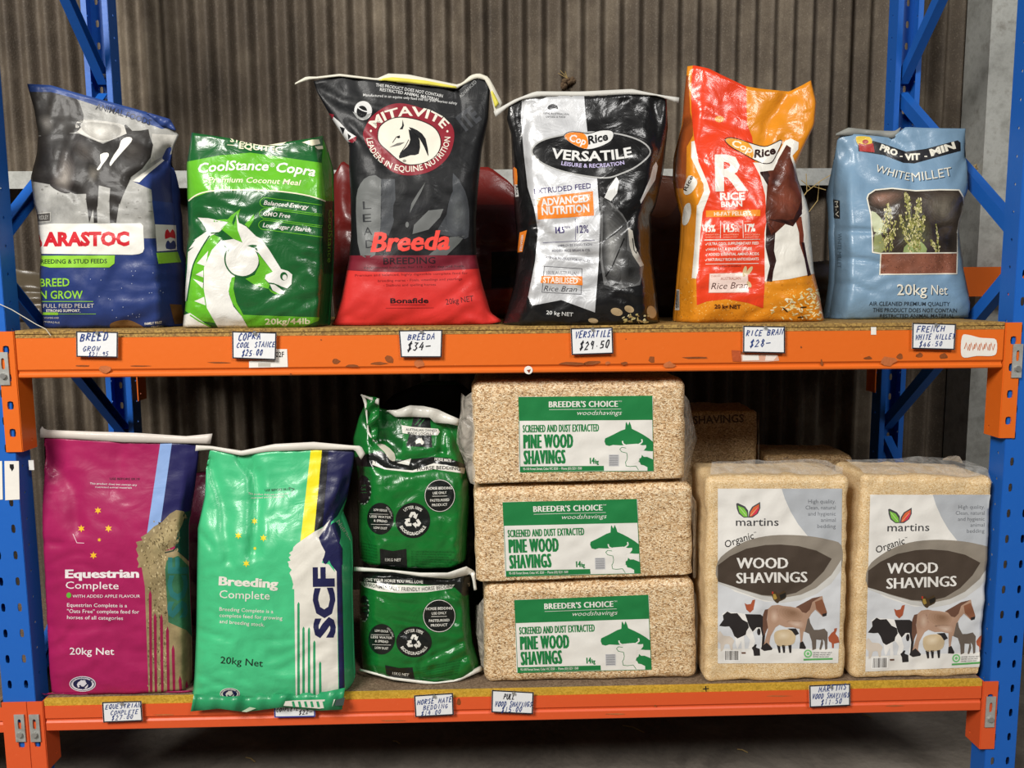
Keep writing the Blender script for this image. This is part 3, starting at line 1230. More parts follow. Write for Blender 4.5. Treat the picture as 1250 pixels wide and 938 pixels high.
# ------------------------------------------------------------------ shelf boards
mb = MB()
for z0_, z1_ in ((ZU - .0205, ZU - .0115), (ZU - .0095, ZU)):
    mb.box((0.004, 0.003, z0_), (L - 0.004, DEPTH - 0.004, z1_), MAT_BOARD_U)
mb.box((0.008, 0.008, ZU - .0116), (L - .008, DEPTH - .01, ZU - .0094), MAT_BOARD_U)
tag(mb.build('shelf_board'), 'upper chipboard shelf with layered ochre edge above the top orange beam', 'shelf board')
mb = MB()
mb.box((0.004, 0.003, ZL - .0185), (L - 0.004, 0.016, ZL), MAT_BOARD_EDGE)
mb.box((0.004, 0.0161, ZL - .0185), (L - 0.004, DEPTH - 0.004, ZL), MAT_BOARD_TOP)
a = Art(560, 780, .552)
o = mb.build('shelf_board')
tag(o, 'lower shelf board with yellow front edge and brown dusty top', 'shelf board')
cxp = pix((at(862, 842, 0).x, .003, ZL - .009))
a.view()
a.line([(cxp[0] - 3.6, cxp[1] + .4), (cxp[0] + 3.6, cxp[1] - .4)], 1.3, INK, 1).line([(cxp[0] - .3, cxp[1] - 3.4), (cxp[0] + .3, cxp[1] + 3.4)], 1.3, INK, 1)
on_plane(a, 0.003, 'marker_cross', o, .0004)


# ------------------------------------------------------------------ sacks
ytop = {}


class Poly:
    def __init__(s, pts):
        s.p = [Vector(q) for q in pts]
        s.d = [0.0]
        for i in range(1, len(s.p)):
            s.d.append(s.d[-1] + (s.p[i] - s.p[i - 1]).length)

    def __call__(s, t):
        x = t * s.d[-1]
        for i in range(1, len(s.p)):
            if x <= s.d[i] + 1e-9:
                f = (x - s.d[i - 1]) / max(1e-9, s.d[i] - s.d[i - 1])
                return s.p[i - 1].lerp(s.p[i], f)
        return s.p[-1].copy()


def segdist(p, pts):
    best = 1e9
    for i in range(len(pts) - 1):
        a_, b_ = pts[i], pts[i + 1]
        dx, dy = b_[0] - a_[0], b_[1] - a_[1]
        t = ((p[0] - a_[0]) * dx + (p[1] - a_[1]) * dy) / max(1e-9, dx * dx + dy * dy)
        t = max(0, min(1, t))
        d = math.hypot(p[0] - a_[0] - dx * t, p[1] - a_[1] - dy * t)
        # fade towards the ends
        best = min(best, d)
    return best


def sack(name, label, cat, left, right, top, bottom, zs, mat, art=None, Df=.075, Db=.16, lean=.05, nx=40, nz=64,
         amp=.0035, seed=1, creases=(), ymin=.02, ymax=.3, topth=.05, body='sack_body', group=None, boxy=3.0, g0=.6, belly=.55, yoff=None, low=0.0, xlim=(-9, 9), gl=None, gr=None):
    Lp, Rp = Poly(left), Poly(right)
    Tp, Bp = Poly([left[-1]] + list(top) + [right[-1]]), Poly([left[0]] + list(bottom) + [right[0]])
    bc = Bp(.5)
    if yoff is None:
        yb = max(ymin, min(ymax, atz(bc.x, bc.y, zs).y))
        y0 = yb + Df * g0
    else:
        y0 = yoff
    dz = zs - at(bc.x, bc.y, y0 - Df * g0).z

    def g(t):
        if t < .12:
            q = t / .12
            return g0 + (1 - g0) * (1 - (1 - q) ** 2)
        if t < belly:
            return 1.0
        q = (t - belly) / (1 - belly)
        return topth + (1 - topth) * (0.5 + 0.5 * math.cos(math.pi * q))
    V, F = [], []
    front = {}
    back = {}
    ss = []
    for i in range(nx + 1):
        u = i / nx
        ss.append(.45 * u + .55 * (1 - math.cos(math.pi * u)) / 2)
    c00, c10, c01, c11 = Lp(0), Rp(0), Lp(1), Rp(1)
    for j in range(nz + 1):
        t = j / nz
        lt, rt = Lp(t), Rp(t)
        gt = g(t)
        Yc = y0 + lean * t
        mid = (lt + rt) / 2
        Pm = at(mid.x, mid.y, Yc)
        rm = ray(mid.x, mid.y)
        slope = .5 * rm.x / rm.y
        for i in range(nx + 1):
            s = ss[i]
            P = lt * (1 - s) + rt * s + Bp(s) * (1 - t) + Tp(s) * t - (c00 * (1 - s) * (1 - t) + c10 * s * (1 - t) + c01 * (1 - s) * t + c11 * s * t)
            x = abs(2 * s - 1)
            h = max(0.0, 1 - x ** boxy) ** (1 / boxy)
            base = at(P.x, P.y, Yc)
            edge = i in (0, nx)
            nx_, nz_ = base.x, base.z
            wv = noise.noise((nx_ * 5, nz_ * 5, seed * 3.1))
            d = amp * (0.9 * noise.noise((nx_ * 7, nz_ * 6, seed * 7.3)) +
                       1.0 * (0.6 - 2.2 * abs(noise.noise((nx_ * 11 + wv * 2, nz_ * 17 + wv * 3, seed * 1.7)))) * (1.0 if t < belly else .6) +
                       0.6 * (0.5 - 2 * abs(noise.noise((nx_ * 30 + wv, nz_ * 24 - wv * 4, seed * 2.9)))) +
                       0.9 * max(0.0, 1 - t / .6) * (0.5 - 2 * abs(noise.noise((nx_ * 6 + wv, nz_ * 34 + wv * 6, seed * 4.3)))))
            cr = 0.0
            for (pts, w_, dep) in creases:
                q = segdist(P, pts) / w_
                if q < 3:
                    cr += dep * math.exp(-q * q)
            gus = 0.0
            if gl and s < gl[0]:
                gus = gl[1] * (1 - s / gl[0]) * min(1, gt * 1.3)
            if gr and s > gr[0]:
                gus = gr[1] * (s - gr[0]) / (1 - gr[0]) * min(1, gt * 1.3)
            Y = Yc + gus - Df * gt * h - d * min(1, h * 1.4) + cr * min(1, h * 2)
            W_ = at(P.x, P.y, Y)
            W_.z += dz * (1 - t) ** 5
            if W_.z < zs + .0015 + low:
                W_.z = zs + .0015 + low
            W_.x = min(max(W_.x, xlim[0]), xlim[1])
            front[i, j] = len(V)
            V.append(W_)
            if edge:
                back[i, j] = front[i, j]
            else:
                hb = math.sqrt(max(0, 1 - x * x))
                off = Db * gt * hb + .0015
                vb = hb * gt
                X = Pm.x + (base.x - Pm.x) * (1 - .14 * vb) + slope * off
                q = Vector((X, Yc + max(off + d, gus + .006), base.z + dz * (1 - t) ** 5))
                q.z = max(q.z, zs + .0015 + low)
                if j == 0:
                    q.z = zs + .0015 + low
                q.x = min(max(q.x, xlim[0]), xlim[1])
                back[i, j] = len(V)
                V.append(q)
    for j in range(nz):
        for i in range(nx):
            F.append((front[i, j], front[i + 1, j], front[i + 1, j + 1], front[i, j + 1]))
            F.append((back[i, j], back[i, j + 1], back[i + 1, j + 1], back[i + 1, j]))
    for j, fl in ((0, True), (nz, False)):
        for i in range(nx):
            q = [front[i, j], front[i + 1, j], back[i + 1, j], back[i, j]]
            q = [v_ for k, v_ in enumerate(q) if v_ not in q[:k]]
            if len(q) > 2:
                F.append(tuple(q[::-1] if fl else q))
    b0 = V[front[nx // 2, 0]]
    root = thing(name, label, cat, (b0.x, y0, zs), group)
    ytop[root] = y0 + lean - .004
    S = surface_of(V, F)
    mats, mi = [mat], [0] * len(F)
    N = [n for n in S.n]
    if art is not None:
        v2, n2, f2, m2, mm = S.lay(art)
        k = len(V)
        V = V + v2
        N = N + n2
        F = F + [[i + k for i in f] for f in f2]
        mats = mats + mm
        mi = mi + [q + 1 for q in m2]
    ob = build(body, V, F, mats, mi, root, True, N)
    return root, ob, S


def strip(name, parent, lower, upper, Y, mat, thick=.004, n=24, label=None, wob=.002, Yf=None, zmin=None):
    """thin folded band between two traced edges (left to right)"""
    A, B = Poly(lower), Poly(upper)
    vs, fs = [], []
    for side in (0, 1):
        for i in range(n + 1):
            u = i / n
            y = (Yf(u) if Yf else Y) + wob * math.sin(u * 19) - (thick / 2 if side == 0 else -thick / 2)
            a_, b_ = A(u), B(u)
            m_ = (a_ + b_) / 2
            vs += [at(a_.x, a_.y, y), at(m_.x, m_.y, y - (.0015 if side == 0 else 0)), at(b_.x, b_.y, y + .001)]
    if zmin is not None:
        for q in vs:
            q.z = max(q.z, zmin + (thick if q is vs[0] else 0))
    k = (n + 1) * 3
    for i in range(n):
        for r in (0, 1):
            p = i * 3 + r
            fs.append((p, p + 3, p + 4, p + 1))
            fs.append((k + p, k + p + 1, k + p + 4, k + p + 3))
        p = i * 3
        fs.append((p, k + p, k + p + 3, p + 3))
        fs.append((p + 2, p + 5, k + p + 5, k + p + 2))
    for p in (0, n * 3):
        fs.append((p, p + 1, k + p + 1, k + p))
        fs.append((p + 1, p + 2, k + p + 2, k + p + 1))
    o = build(name, vs, fs, mat, None, parent, True, None, label)
    bm = bmesh.new()
    bm.from_mesh(o.data)
    bmesh.ops.recalc_face_normals(bm, faces=bm.faces)
    bm.to_mesh(o.data)
    bm.free()
    return o


def V2(ox, oy, k):
    return lambda *pts: [(ox + x * k, oy + y * k) for x, y in pts]
# ================================================================== upper shelf, left to right
K = .1706


def star(a, cx, cy, r, mat, n=6, l=3, rot=0.0):
    pts = []
    for i in range(2 * n):
        an = math.pi * i / n + rot - math.pi / 2
        rr = r if i % 2 == 0 else r * .45
        pts.append((cx + rr * math.cos(an), cy + rr * math.sin(an)))
    a.poly(pts, mat, l)


def aussie(a, cx, cy, s, mat, l=5):
    a.poly([(cx + s * x, cy + s * y) for x, y in ((-1, .1), (-.8, -.3), (-.4, -.55), (-.25, -.75), (0, -.6), (.15, -.8), (.3, -.5), (.42, -.85), (.6, -.3), (1, .1), (.95, .5), (.6, .85), (.35, .7), (.2, .45), (-.3, .45), (-.8, .65))], mat, l)


# ------------------------------------------------------------------ 1 blue / grey horse photo bag
A1, B1 = V2(20, 90, K), V2(20, 245, K)
f = 'poly'
rr0 = random.Random(77)
a = Art(20, 90, K)
NAVY, LIME, WHT, RED = M('#27386f', f), M('#8fc93a', f), M('#e4e2da', f), M('#c8242f', f)
GR, DK, MD, LG = M('#a3a29d', 'photo'), M('#2b2826', 'photo'), M('#55504b', 'photo'), M('#c9c6be', 'photo')
off = 155 / K
a.poly([(60, 100), (400, 120), (900, 290), (1095, 385), (1190, 440), (1130, 560), (900, 720), (830, 770), (965, 830), (975, 938), (1000, 270 + off), (130, 280 + off), (60, 938), (40, 400)], GR, 1)
a.poly([(460, 330), (700, 350), (780, 380), (790, 430), (620, 490), (540, 460), (430, 410)], LG, 2, 3)
a.poly([(970, 430), (1150, 440), (1100, 560), (960, 640)], LG, 2)
a.poly([(70, 60), (260, 75), (640, 190), (920, 265), (1100, 385), (1040, 395), (700, 272), (420, 178), (250, 132), (70, 130)], M('#2c4580', f), 3)
a.poly([(80, 125), (250, 130), (420, 172), (470, 260), (480, 330), (440, 410), (330, 430), (150, 440), (110, 290)], M('#322f2c', 'photo'), 2, 3)
a.poly([(150, 450), (330, 425), (450, 430), (540, 470), (620, 502), (720, 460), (790, 430), (772, 370), (785, 365), (830, 410), (890, 408), (945, 398), (955, 450), (978, 510), (960, 600), (900, 680), (820, 740), (800, 790), (760, 880), (740, 938),
        (735, 20 + off), (715, 160 + off), (670, 160 + off), (665, 0 + off), (672, 820), (590, 800), (582, 938), (576, 60 + off), (580, 158 + off), (555, 160 + off), (550, 60 + off), (522, 160 + off), (500, 0 + off), (500, 860), (420, 862), (250, 795), (60, 760), (110, 640), (140, 560)], DK, 3)
a.soft([(340, 520), (420, 620), (425, 760), (380, 855), (290, 835), (235, 775), (290, 650)], '#302c2a', '#8d867e', 'photo', 4, 8, 3, (345, 765))
a.soft([(420, 460), (540, 490), (600, 560), (560, 640), (450, 640), (380, 540)], '#2b2826', '#4a443f', 'photo', 4, 6, 3)
a.soft([(700, 520), (860, 470), (930, 520), (900, 620), (780, 660)], '#2b2826', '#403b37', 'photo', 4, 6, 3)
a.soft([(520, 640), (620, 690), (560, 800), (500, 760)], '#2b2826', '#6a645c', 'photo', 4, 6, 3)
a.soft([(150, 470), (290, 480), (280, 640), (190, 740), (120, 700)], '#2b2826', '#171514', 'photo', 4, 6, 3)
a.soft([(150, 300), (260, 290), (270, 420), (180, 430)], '#34312e', '#77736d', 'photo', 4, 6, 3)
a.soft([(470, 350), (720, 370), (740, 440), (620, 480), (500, 430)], '#a9a69f', '#d6d3cb', 'photo', 2.3, 6, 3)
for q_ in range(60):
    _x, _y = rr0.uniform(170, 960), rr0.uniform(800, 938 + 250)
    a.ell(_x, _y, rr0.uniform(4, 20), rr0.uniform(3, 8), M(rr0.choice(('#8f8d88', '#b5b3ad', '#7d7b76')), 'photo'), 1.4, 0, 7)
a.poly([(750, 480), (790, 455), (825, 460), (822, 490), (760, 560), (700, 630), (675, 662), (668, 640), (700, 580), (735, 530)], WHT, 5, 2)
a.poly([(600, 580), (650, 566), (662, 590), (620, 650), (592, 690), (575, 685), (605, 640)], WHT, 5, 2)
a.poly([(830, 770), (900, 715), (1060, 600), (1100, 560), (1085, 600), (950, 710), (880, 780)], M('#d9d5cb', f), 4)
a.text('ANIMAL FOODS', (565, 255), (955, 372), 42, M('#1d2130', f), 5, .01, bow=6)
a.view(20, 245, K)
a.poly([(145, 95), (245, 85), (245, 148), (150, 155)], M('#4a4743', f), 4).line([(145, 95), (245, 85), (245, 148), (150, 155)], 6, LG, 5, True)
a.text('RIDLEY', (165, 138), (232, 133), 30, LG, 6)
a.poly([(1000, 275), (900, 280), (900, 460), (1010, 460)], NAVY, 2)
a.poly([(100, 185), (250, 165), (890, 163), (908, 180), (915, 345), (905, 370), (880, 382), (830, 388), (120, 380)], WHT, 5)
a.text('ARASTOC', (195, 322), (810, 318), 90, RED, 6, .055)
a.text('B', (160, 330), (192, 322), 84, RED, 6, .05)
a.poly([(110, 395), (705, 392), (702, 450), (665, 478), (240, 480), (110, 450)], LIME, 5)
a.text('REEDING & STUD FEEDS', (178, 452), (650, 448), 30, M('#1e3322', f), 6, .02)
a.text('BREED', (172, 616), (382, 612), 56, LIME, 5, .015)
a.text("N GROW", (172, 702), (476, 702), 56, LIME, 5, .015)
a.line([(180, 722), (550, 722)], 4, LIME, 5).line([(185, 811), (570, 811)], 3, LIME, 5)
a.text('FULL FEED PELLET', (195, 768), (556, 766), 28, LG, 5)
a.text('STRONG SUPPORT', (215, 797), (455, 796), 18, WHT, 5, .02)
a.rect(190, 800, 300, 818, LIME, 5)
a.text('VITAMINS AND', (200, 845), (305, 845), 12, LG, 5).text('MINERALS PLUS', (200, 872), (310, 880), 12, LG, 5)
a.text('FAMILY FIRST', (920, 890), (1040, 878), 16, WHT, 5, .02).text('TESTED', (965, 910), (1050, 905), 12, WHT, 5)
a.poly([(670, 885), (720, 860), (800, 853), (870, 880), (910, 918), (700, 918)], M('#7a5a38', 'photo'), 5, 3)
a.poly([(970, 0), (1140, 20), (1150, 180), (990, 170)], M('#1f3f86', f), 3)
a.poly([(990, 170), (1180, 178), (1190, 350), (1005, 365)], WHT, 5)
a.poly([(1062, 275), (1062, 225), (1080, 205), (1097, 230), (1112, 205), (1130, 225), (1135, 272), (1100, 262)], RED, 6, 2)
a.poly([(1070, 345), (1070, 300), (1085, 285), (1100, 305), (1118, 285), (1135, 300), (1135, 345)], NAVY, 6, 2)
a.poly([(1000, 375), (1190, 365), (1190, 440), (1015, 452)], LIME, 5)
a.poly([(1095, 740), (1180, 745), (1200, 880), (1130, 885)], M('#6a4a2a', 'photo'), 5)
rr = random.Random(3)
for i in range(26):
    a.ell(rr.uniform(450, 1050), rr.uniform(480, 860), 4, 4, M('#8d95b5', f), 5, n=6)
bag, ob, S = sack('feed_bag', 'blue and grey feed bag with black horse photo and red lettering, leftmost on upper shelf', 'feed bag',
                  B1((195, 915), (178, 750), (165, 520), (178, 400), (150, 100)) + A1((128, 938), (104, 745), (150, 570), (158, 430), (128, 250), (78, 74)),
                  B1((1200, 912), (1215, 800), (1200, 500), (1150, 350), (1140, 100)) + A1((1125, 938), (1110, 700), (1090, 640), (1110, 555), (1162, 440)),
                  A1((250, 84), (400, 130), (640, 195), (930, 275), (1090, 370)), B1((600, 914),), ZU, NAVY, a, gr=(.80, .10), amp=.006, seed=2, lean=.03, Db=.15,
                  creases=[(A1((830, 770), (960, 700), (1100, 560)), 7, .022), (A1((110, 760), (250, 790), (450, 860)), 5, .007), (A1((130, 285), (350, 300), (760, 350)), 2.5, .003),
                           (B1((700, 560), (900, 600), (1050, 570)), 3, .004), (B1((720, 680), (900, 700), (1080, 640)), 3, .004), (A1((420, 420), (330, 700)), 7, .008)])
strip('top_hem', bag, A1((930, 285), (1030, 370), (1140, 410)), A1((950, 280), (1100, 325), (1142, 400)), ytop[bag], M('#2a3f78', f), .004, label='folded back navy top edge of the bag')

# ------------------------------------------------------------------ 2 green copra bag
A2, B2 = V2(210, 150, K), V2(210, 250, K)
f = 'vgloss'
GD, GB, CR, GW = M('#1b5a2b', f), M('#62b22a', f), M('#e9e4c6', f), M('#e3e1da', f)
a = Art(210, 150, K)
a.poly([(100, 280), (330, 235), (560, 214), (780, 245), (1070, 287), (1098, 560), (980, 522), (780, 491), (500, 481), (280, 490), (100, 555)], GB, 1)
a.line([(118, 560), (180, 515), (280, 489), (500, 481), (780, 492), (980, 523), (1098, 562)], 9, CR, 3, sm=4)
a.poly([(1080, 120), (1115, 180), (1170, 320), (1175, 560), (1098, 560), (1070, 287)], M('#3d8f28', f), 2)
a.poly([(1098, 560), (1180, 560), (1180, 1080), (1085, 1080), (1070, 800)], M('#123a22', f), 1)
a.text('CoolStance', (1120, 620), (1110, 1000), 30, M('#5d9a2f', f), 4)
a.text('STANCE', (415, 135), (650, 168), 30, CR, 4, .03).text('EQUITEC', (478, 184), (788, 212), 36, CR, 4, .03)
a.line([(395, 158), (470, 164)], 5, CR, 4)
for q in ([(930, 140), (1000, 122), (1050, 120), (1060, 150), (1000, 165)], [(1020, 170), (1075, 165), (1080, 188), (1040, 190)], [(690, 160), (820, 138), (780, 165)]):
    a.poly(q, CR, 4)
a.text('CoolStance', (192, 362), (690, 345), 66, GW, 4, .025, 14, .2)
a.text('®', (700, 318), (735, 320), 30, GW, 4)
a.text('Copra', (745, 352), (1022, 385), 66, GW, 4, .025, 5, .2)
a.text('Premium Coconut Meal', (262, 428), (922, 450), 38, CR, 4, .012, 8, .2)
for (y0, y1, x0) in ((537, 605, 630), (616, 686, 626), (697, 766, 620)):
    a.line([(1070, y0 + 52), (x0 + 80, y0 + 4), (x0 + 30, y0), (x0 + 5, y0 + 18), (x0, y0 + 35), (x0 + 6, y0 + 52), (x0 + 30, y1 - 2), (x0 + 80, y1 + 3), (1075, y1 + 52)], 5, GB, 3, sm=3)
a.text('Balanced Energy', (655, 585), (978, 618), 30, GW, 4, .015, 0, .2)
a.text('GMO Free', (652, 664), (845, 682), 30, GW, 4, .015, 0, .2)
a.text('Low Sugar / Starch', (648, 745), (990, 782), 30, GW, 4, .015, 0, .2)
a.view(210, 250, K)
a.poly([(60, 230), (200, 240), (300, 105), (400, 100), (400, 125), (300, 330), (240, 560), (300, 800), (340, 860), (60, 800), (80, 500)], GD, 1)
a.poly([(300, 108), (400, 104), (425, 76), (490, 30), (475, 75), (470, 180), (505, 270), (440, 245), (350, 172), (405, 122), (300, 124)], GB, 3)
a.poly([(520, 142), (560, 95), (585, 68), (591, 100), (550, 165)], GB, 3)
a.poly([(430, 130), (445, 90), (462, 60), (455, 110), (440, 150)], GD, 4)
a.poly([(270, 200), (350, 240), (290, 330), (240, 420), (222, 560), (245, 720), (340, 850), (200, 830), (95, 760), (108, 580), (150, 440), (200, 330)], GB, 2)
a.poly([(90, 690), (100, 560), (110, 460), (115, 340), (160, 300), (120, 320), (170, 250), (150, 260), (250, 190), (225, 140), (185, 92), (260, 96), (400, 126), (345, 190), (275, 225), (205, 325), (150, 435), (128, 560), (108, 690)], GW, 3)
a.poly([(350, 255), (410, 290), (385, 380), (400, 470), (452, 515), (415, 560), (408, 640), (440, 730), (500, 800), (545, 880), (330, 880), (250, 740), (228, 600), (230, 450), (285, 325)], GW, 3)
for q in ([(225, 560), (150, 530), (220, 600)], [(230, 660), (160, 690), (240, 720)], [(260, 330), (180, 420), (240, 440)], [(225, 470), (170, 500), (225, 520)]):
    a.poly(q, GW, 3)
a.poly([(60, 800), (130, 775), (240, 850), (300, 890), (60, 890)], GW, 3)
a.line([(130, 790), (190, 830), (280, 875)], 10, GB, 4)
a.poly([(428, 522), (452, 515), (440, 600), (462, 700), (512, 790), (548, 875), (500, 800), (430, 700), (405, 620)], GB, 4)
a.poly([(460, 66), (480, 130), (530, 155), (600, 225), (640, 245), (668, 285), (700, 330), (780, 460), (830, 475), (860, 500), (855, 570), (825, 600), (790, 588), (730, 562), (690, 556), (665, 530), (672, 502), (722, 480), (620, 345), (540, 300), (440, 320), (350, 260), (440, 245), (505, 272), (470, 180)], GW, 4)
a.ell(500, 400, 120, 112, GW, 5)
a.line([(370, 292), (392, 312), (384, 350), (380, 400), (398, 455), (445, 502), (530, 517), (592, 490)], 10, GD, 6, sm=3)
a.poly([(615, 345), (722, 480), (668, 505), (665, 535), (700, 572), (690, 602), (600, 580), (525, 530), (592, 502), (628, 430)], GB, 4)
a.poly([(690, 596), (715, 615), (790, 642), (735, 640), (705, 622)], GB, 4)
a.poly([(700, 568), (735, 572), (806, 625), (798, 640), (765, 638), (720, 612)], GW, 5)
a.line([(728, 566), (765, 580), (802, 606)], 8, GD, 6)
a.ell(800, 512, 26, 30, GD, 6).ell(806, 520, 16, 20, GW, 7)
a.poly([(538, 293), (575, 286), (606, 290), (614, 336), (590, 312)], GD, 6)
a.line([(275, 205), (330, 200)], 8, GD, 6).line([(270, 220), (205, 325), (152, 435), (128, 560), (108, 690)], 8, GD, 6, sm=3)
a.poly([(505, 788), (1055, 806), (1048, 830), (900, 890), (550, 890)], GB, 3)
a.text('20kg/44lb', (665, 856), (988, 852), 40, CR, 4, .02)
bag, ob, S = sack('feed_bag', 'dark green copra meal bag with white and lime horse head on its front', 'feed bag',
                  [(223.5, 399), (226.5, 369), (226.5, 335), (228, 306), (230, 286), (229, 245), (228, 201), (234, 162)],
                  B2((1125, 868), (1150, 560), (1160, 250)) + A2((1158, 560), (1150, 310), (1112, 180), (1084, 91)),
                  A2((400, 108), (520, 140), (660, 165), (800, 140), (1000, 110)), B2((600, 882),), ZU, GD, a, gr=(.905, .10), amp=.0045, seed=5, lean=.02, Db=.16, topth=.35, belly=.7,
                  creases=[(A2((190, 690), (300, 760), (400, 870)), 4, .008), (A2((550, 150), (660, 180)), 5, .008), (B2((100, 510), (230, 540)), 3, .006), (B2((870, 760), (1040, 650)), 4, .005),
                           (B2((880, 260), (1060, 300)), 4, .004), (B2((900, 360), (1070, 400)), 4, .004)])

# ------------------------------------------------------------------ 3 black and red breeding feed bag
A3, B3 = V2(350, 80, .216), V2(400, 230, .18654)
f = 'satin'
BK, RD, DR, GY, GM = M('#141517', f), M('#cf3430', 'poly'), M('#701e2b', f), M('#676968', f), M('#404347', 'photo')
CRM, MAR, BLK, SV = M('#ded9ca', f), M('#851f2c', f), M('#141416', f), M('#cfcfcd', f)
a = Art(400, 230, .18654)
a.poly([(0, 532), (300, 545), (560, 548), (1010, 522), (1250, 700), (1250, 950), (-50, 950), (-50, 700)], RD, 1)
a.poly([(100, 440), (975, 438), (1010, 525), (560, 550), (300, 546), (80, 535)], DR, 2)
a.poly([(215, 438), (190, 250), (188, 60), (215, -30), (270, -80), (350, -60), (352, 150), (345, 260), (310, 438)], GY, 2, 2)
a.poly([(350, -60), (440, -60), (445, 120), (430, 230), (400, 310), (345, 300)], GM, 2)
a.poly([(820, -100), (900, 20), (925, 150), (920, 320), (860, 320), (720, 300), (720, 270), (790, 150), (820, 50)], GM, 2, 2)
a.poly([(555, 300), (565, 240), (660, 145), (758, 135), (735, 190), (660, 270)], GY, 3)
a.poly([(660, 438), (800, 320), (900, 310), (860, 360), (780, 438)], M('#5d605f', f), 2)
a.poly([(536, 165), (548, 100), (590, 30), (640, -40), (610, 30), (565, 110)], GY, 3)
a.ell(520, 238, 11, 19, GY, 3)
a.soft([(830, 0), (905, 60), (922, 200), (880, 300), (800, 280), (780, 160)], '#404347', '#5a5d5e', 'satin', 2.4, 6, 3)
a.soft([(215, 60), (330, -20), (340, 200), (300, 400), (225, 380)], '#676968', '#767877', 'satin', 2.4, 5, 3)
a.soft([(450, 60), (620, 60), (720, 100), (560, 200), (440, 230)], '#141517', '#2a2b2e', 'satin', 2.2, 6, 3)
for ch, y, x in (('L', 138, 232), ('E', 222, 232), ('A', 308, 238), ('D', 392, 250)):
    a.text(ch, (x, y), (x + 55, y - 3), 52, M('#2e3032', f), 4, 0)
a.text('Breeda', (280, 415), (800, 398), 122, M('#e8493f', f), 5, .018, 0, .25, dup=7)
a.text('BREEDING', (365, 498), (705, 492), 42, M('#26141a', f), 4, .012)
a.text('Nutritional balance, for 1/3 - 100 day old foals', (240, 528), (890, 516), 13, M('#3a141a', f), 4, .01)
INKR = M('#7c1c1e', f)
a.text('Premium and balanced, highly digestible complete feed for', (180, 578), (915, 562), 15, INKR, 4)
a.text('breeding mares - Foals, weanlings and yearlings', (330, 613), (880, 600), 15, INKR, 4)
a.text('- Stallions and spelling horses', (365, 642), (708, 637), 15, INKR, 4)
a.text('Bonafide', (410, 752), (660, 750), 31, M('#241013', f), 4, .03)
a.line([(410, 763), (640, 762)], 4, INKR, 4).line([(380, 785), (695, 782)], 2.5, INKR, 4)
a.text('20kg NET', (775, 762), (955, 738), 36, M('#4a1216', f), 4, .0)
a.view(350, 80, .216)
ring = [(432, 400), (448, 340), (485, 285), (560, 232), (640, 214), (740, 234), (850, 282), (925, 328), (947, 400), (922, 500), (860, 570), (780, 610), (680, 622), (600, 602), (540, 552), (470, 475)]
a.poly(ring, MAR, 3, 4)
inn = [(514, 405), (528, 345), (588, 303), (660, 294), (760, 314), (840, 358), (872, 430), (852, 500), (790, 547), (700, 563), (640, 542), (570, 482), (530, 445)]
a.poly(inn, CRM, 4, 4)
a.line(inn, 5, BLK, 5, True, 4)
a.arc('MITAVITE', (690, 402), 205, 118, 203, 338, 50, CRM, 5, .022)
a.arc('LEADERS IN EQUINE NUTRITION', (688, 398), 237, 204, 176, 2, 32, CRM, 5, .012)
a.ell(476, 371, 6, 7, CRM, 5, n=8).ell(908, 373, 6, 7, CRM, 5, n=8)
a.poly([(688, 362), (725, 385), (752, 425), (746, 500), (700, 508), (636, 527), (645, 492), (680, 460), (698, 420)], BLK, 6, 2)
a.poly([(690, 350), (740, 368), (785, 415), (802, 517), (778, 465), (750, 415), (720, 385)], BLK, 6, 2)
a.poly([(655, 306), (663, 340), (655, 362), (638, 362), (652, 342)], BLK, 6)
a.poly([(580, 464), (625, 440), (668, 434), (640, 452), (600, 460)], M('#6d6a66', f), 6)
a.ell(632, 406, 9, 7, BLK, 6, n=10).line([(598, 438), (620, 405), (640, 398)], 4, BLK, 6).line([(690, 420), (672, 455), (640, 500)], 4, BLK, 6)
a.ell(665, 540, 11, 8, M('#8a867c', f), 6, n=10)
a.text('THIS PRODUCT DOES NOT CONTAIN', (503, 118), (880, 182), 17, SV, 4, .012, 4)
a.text('RESTRICTED ANIMAL MATERIAL', (526, 144), (862, 204), 17, SV, 4, .012, 4)
a.text('Manufactured in an equine only feed mill for your horses safety', (432, 174), (962, 222), 15, SV, 4, .005, 6)
a.ell(432, 255, 50, 54, SV, 3).ell(425, 262, 30, 34, BLK, 4).ell(436, 240, 46, 20, SV, 5, .4, inner=.7)
a.poly([(372, 262), (430, 280), (480, 270), (450, 308), (400, 300)], M('#8f908e', f), 4)
a.poly([(243, 278), (265, 290), (300, 320), (345, 372), (392, 402), (378, 436), (335, 430), (292, 372)], SV, 3)
a.poly([(300, 345), (330, 355), (320, 390)], BLK, 4).poly([(345, 385), (365, 400), (350, 420)], BLK, 4)
a.poly([(240, 270), (268, 278), (262, 300), (246, 300)], MAR, 4).poly([(345, 425), (395, 400), (392, 425), (370, 438)], MAR, 4)
a.text('ADVANCED', (985, 185), (1075, 95), 18, M('#9a9b9a', f), 4)
a.text('ITE', (1010, 370), (1100, 300), 90, M('#34363a', f), 3, .05)
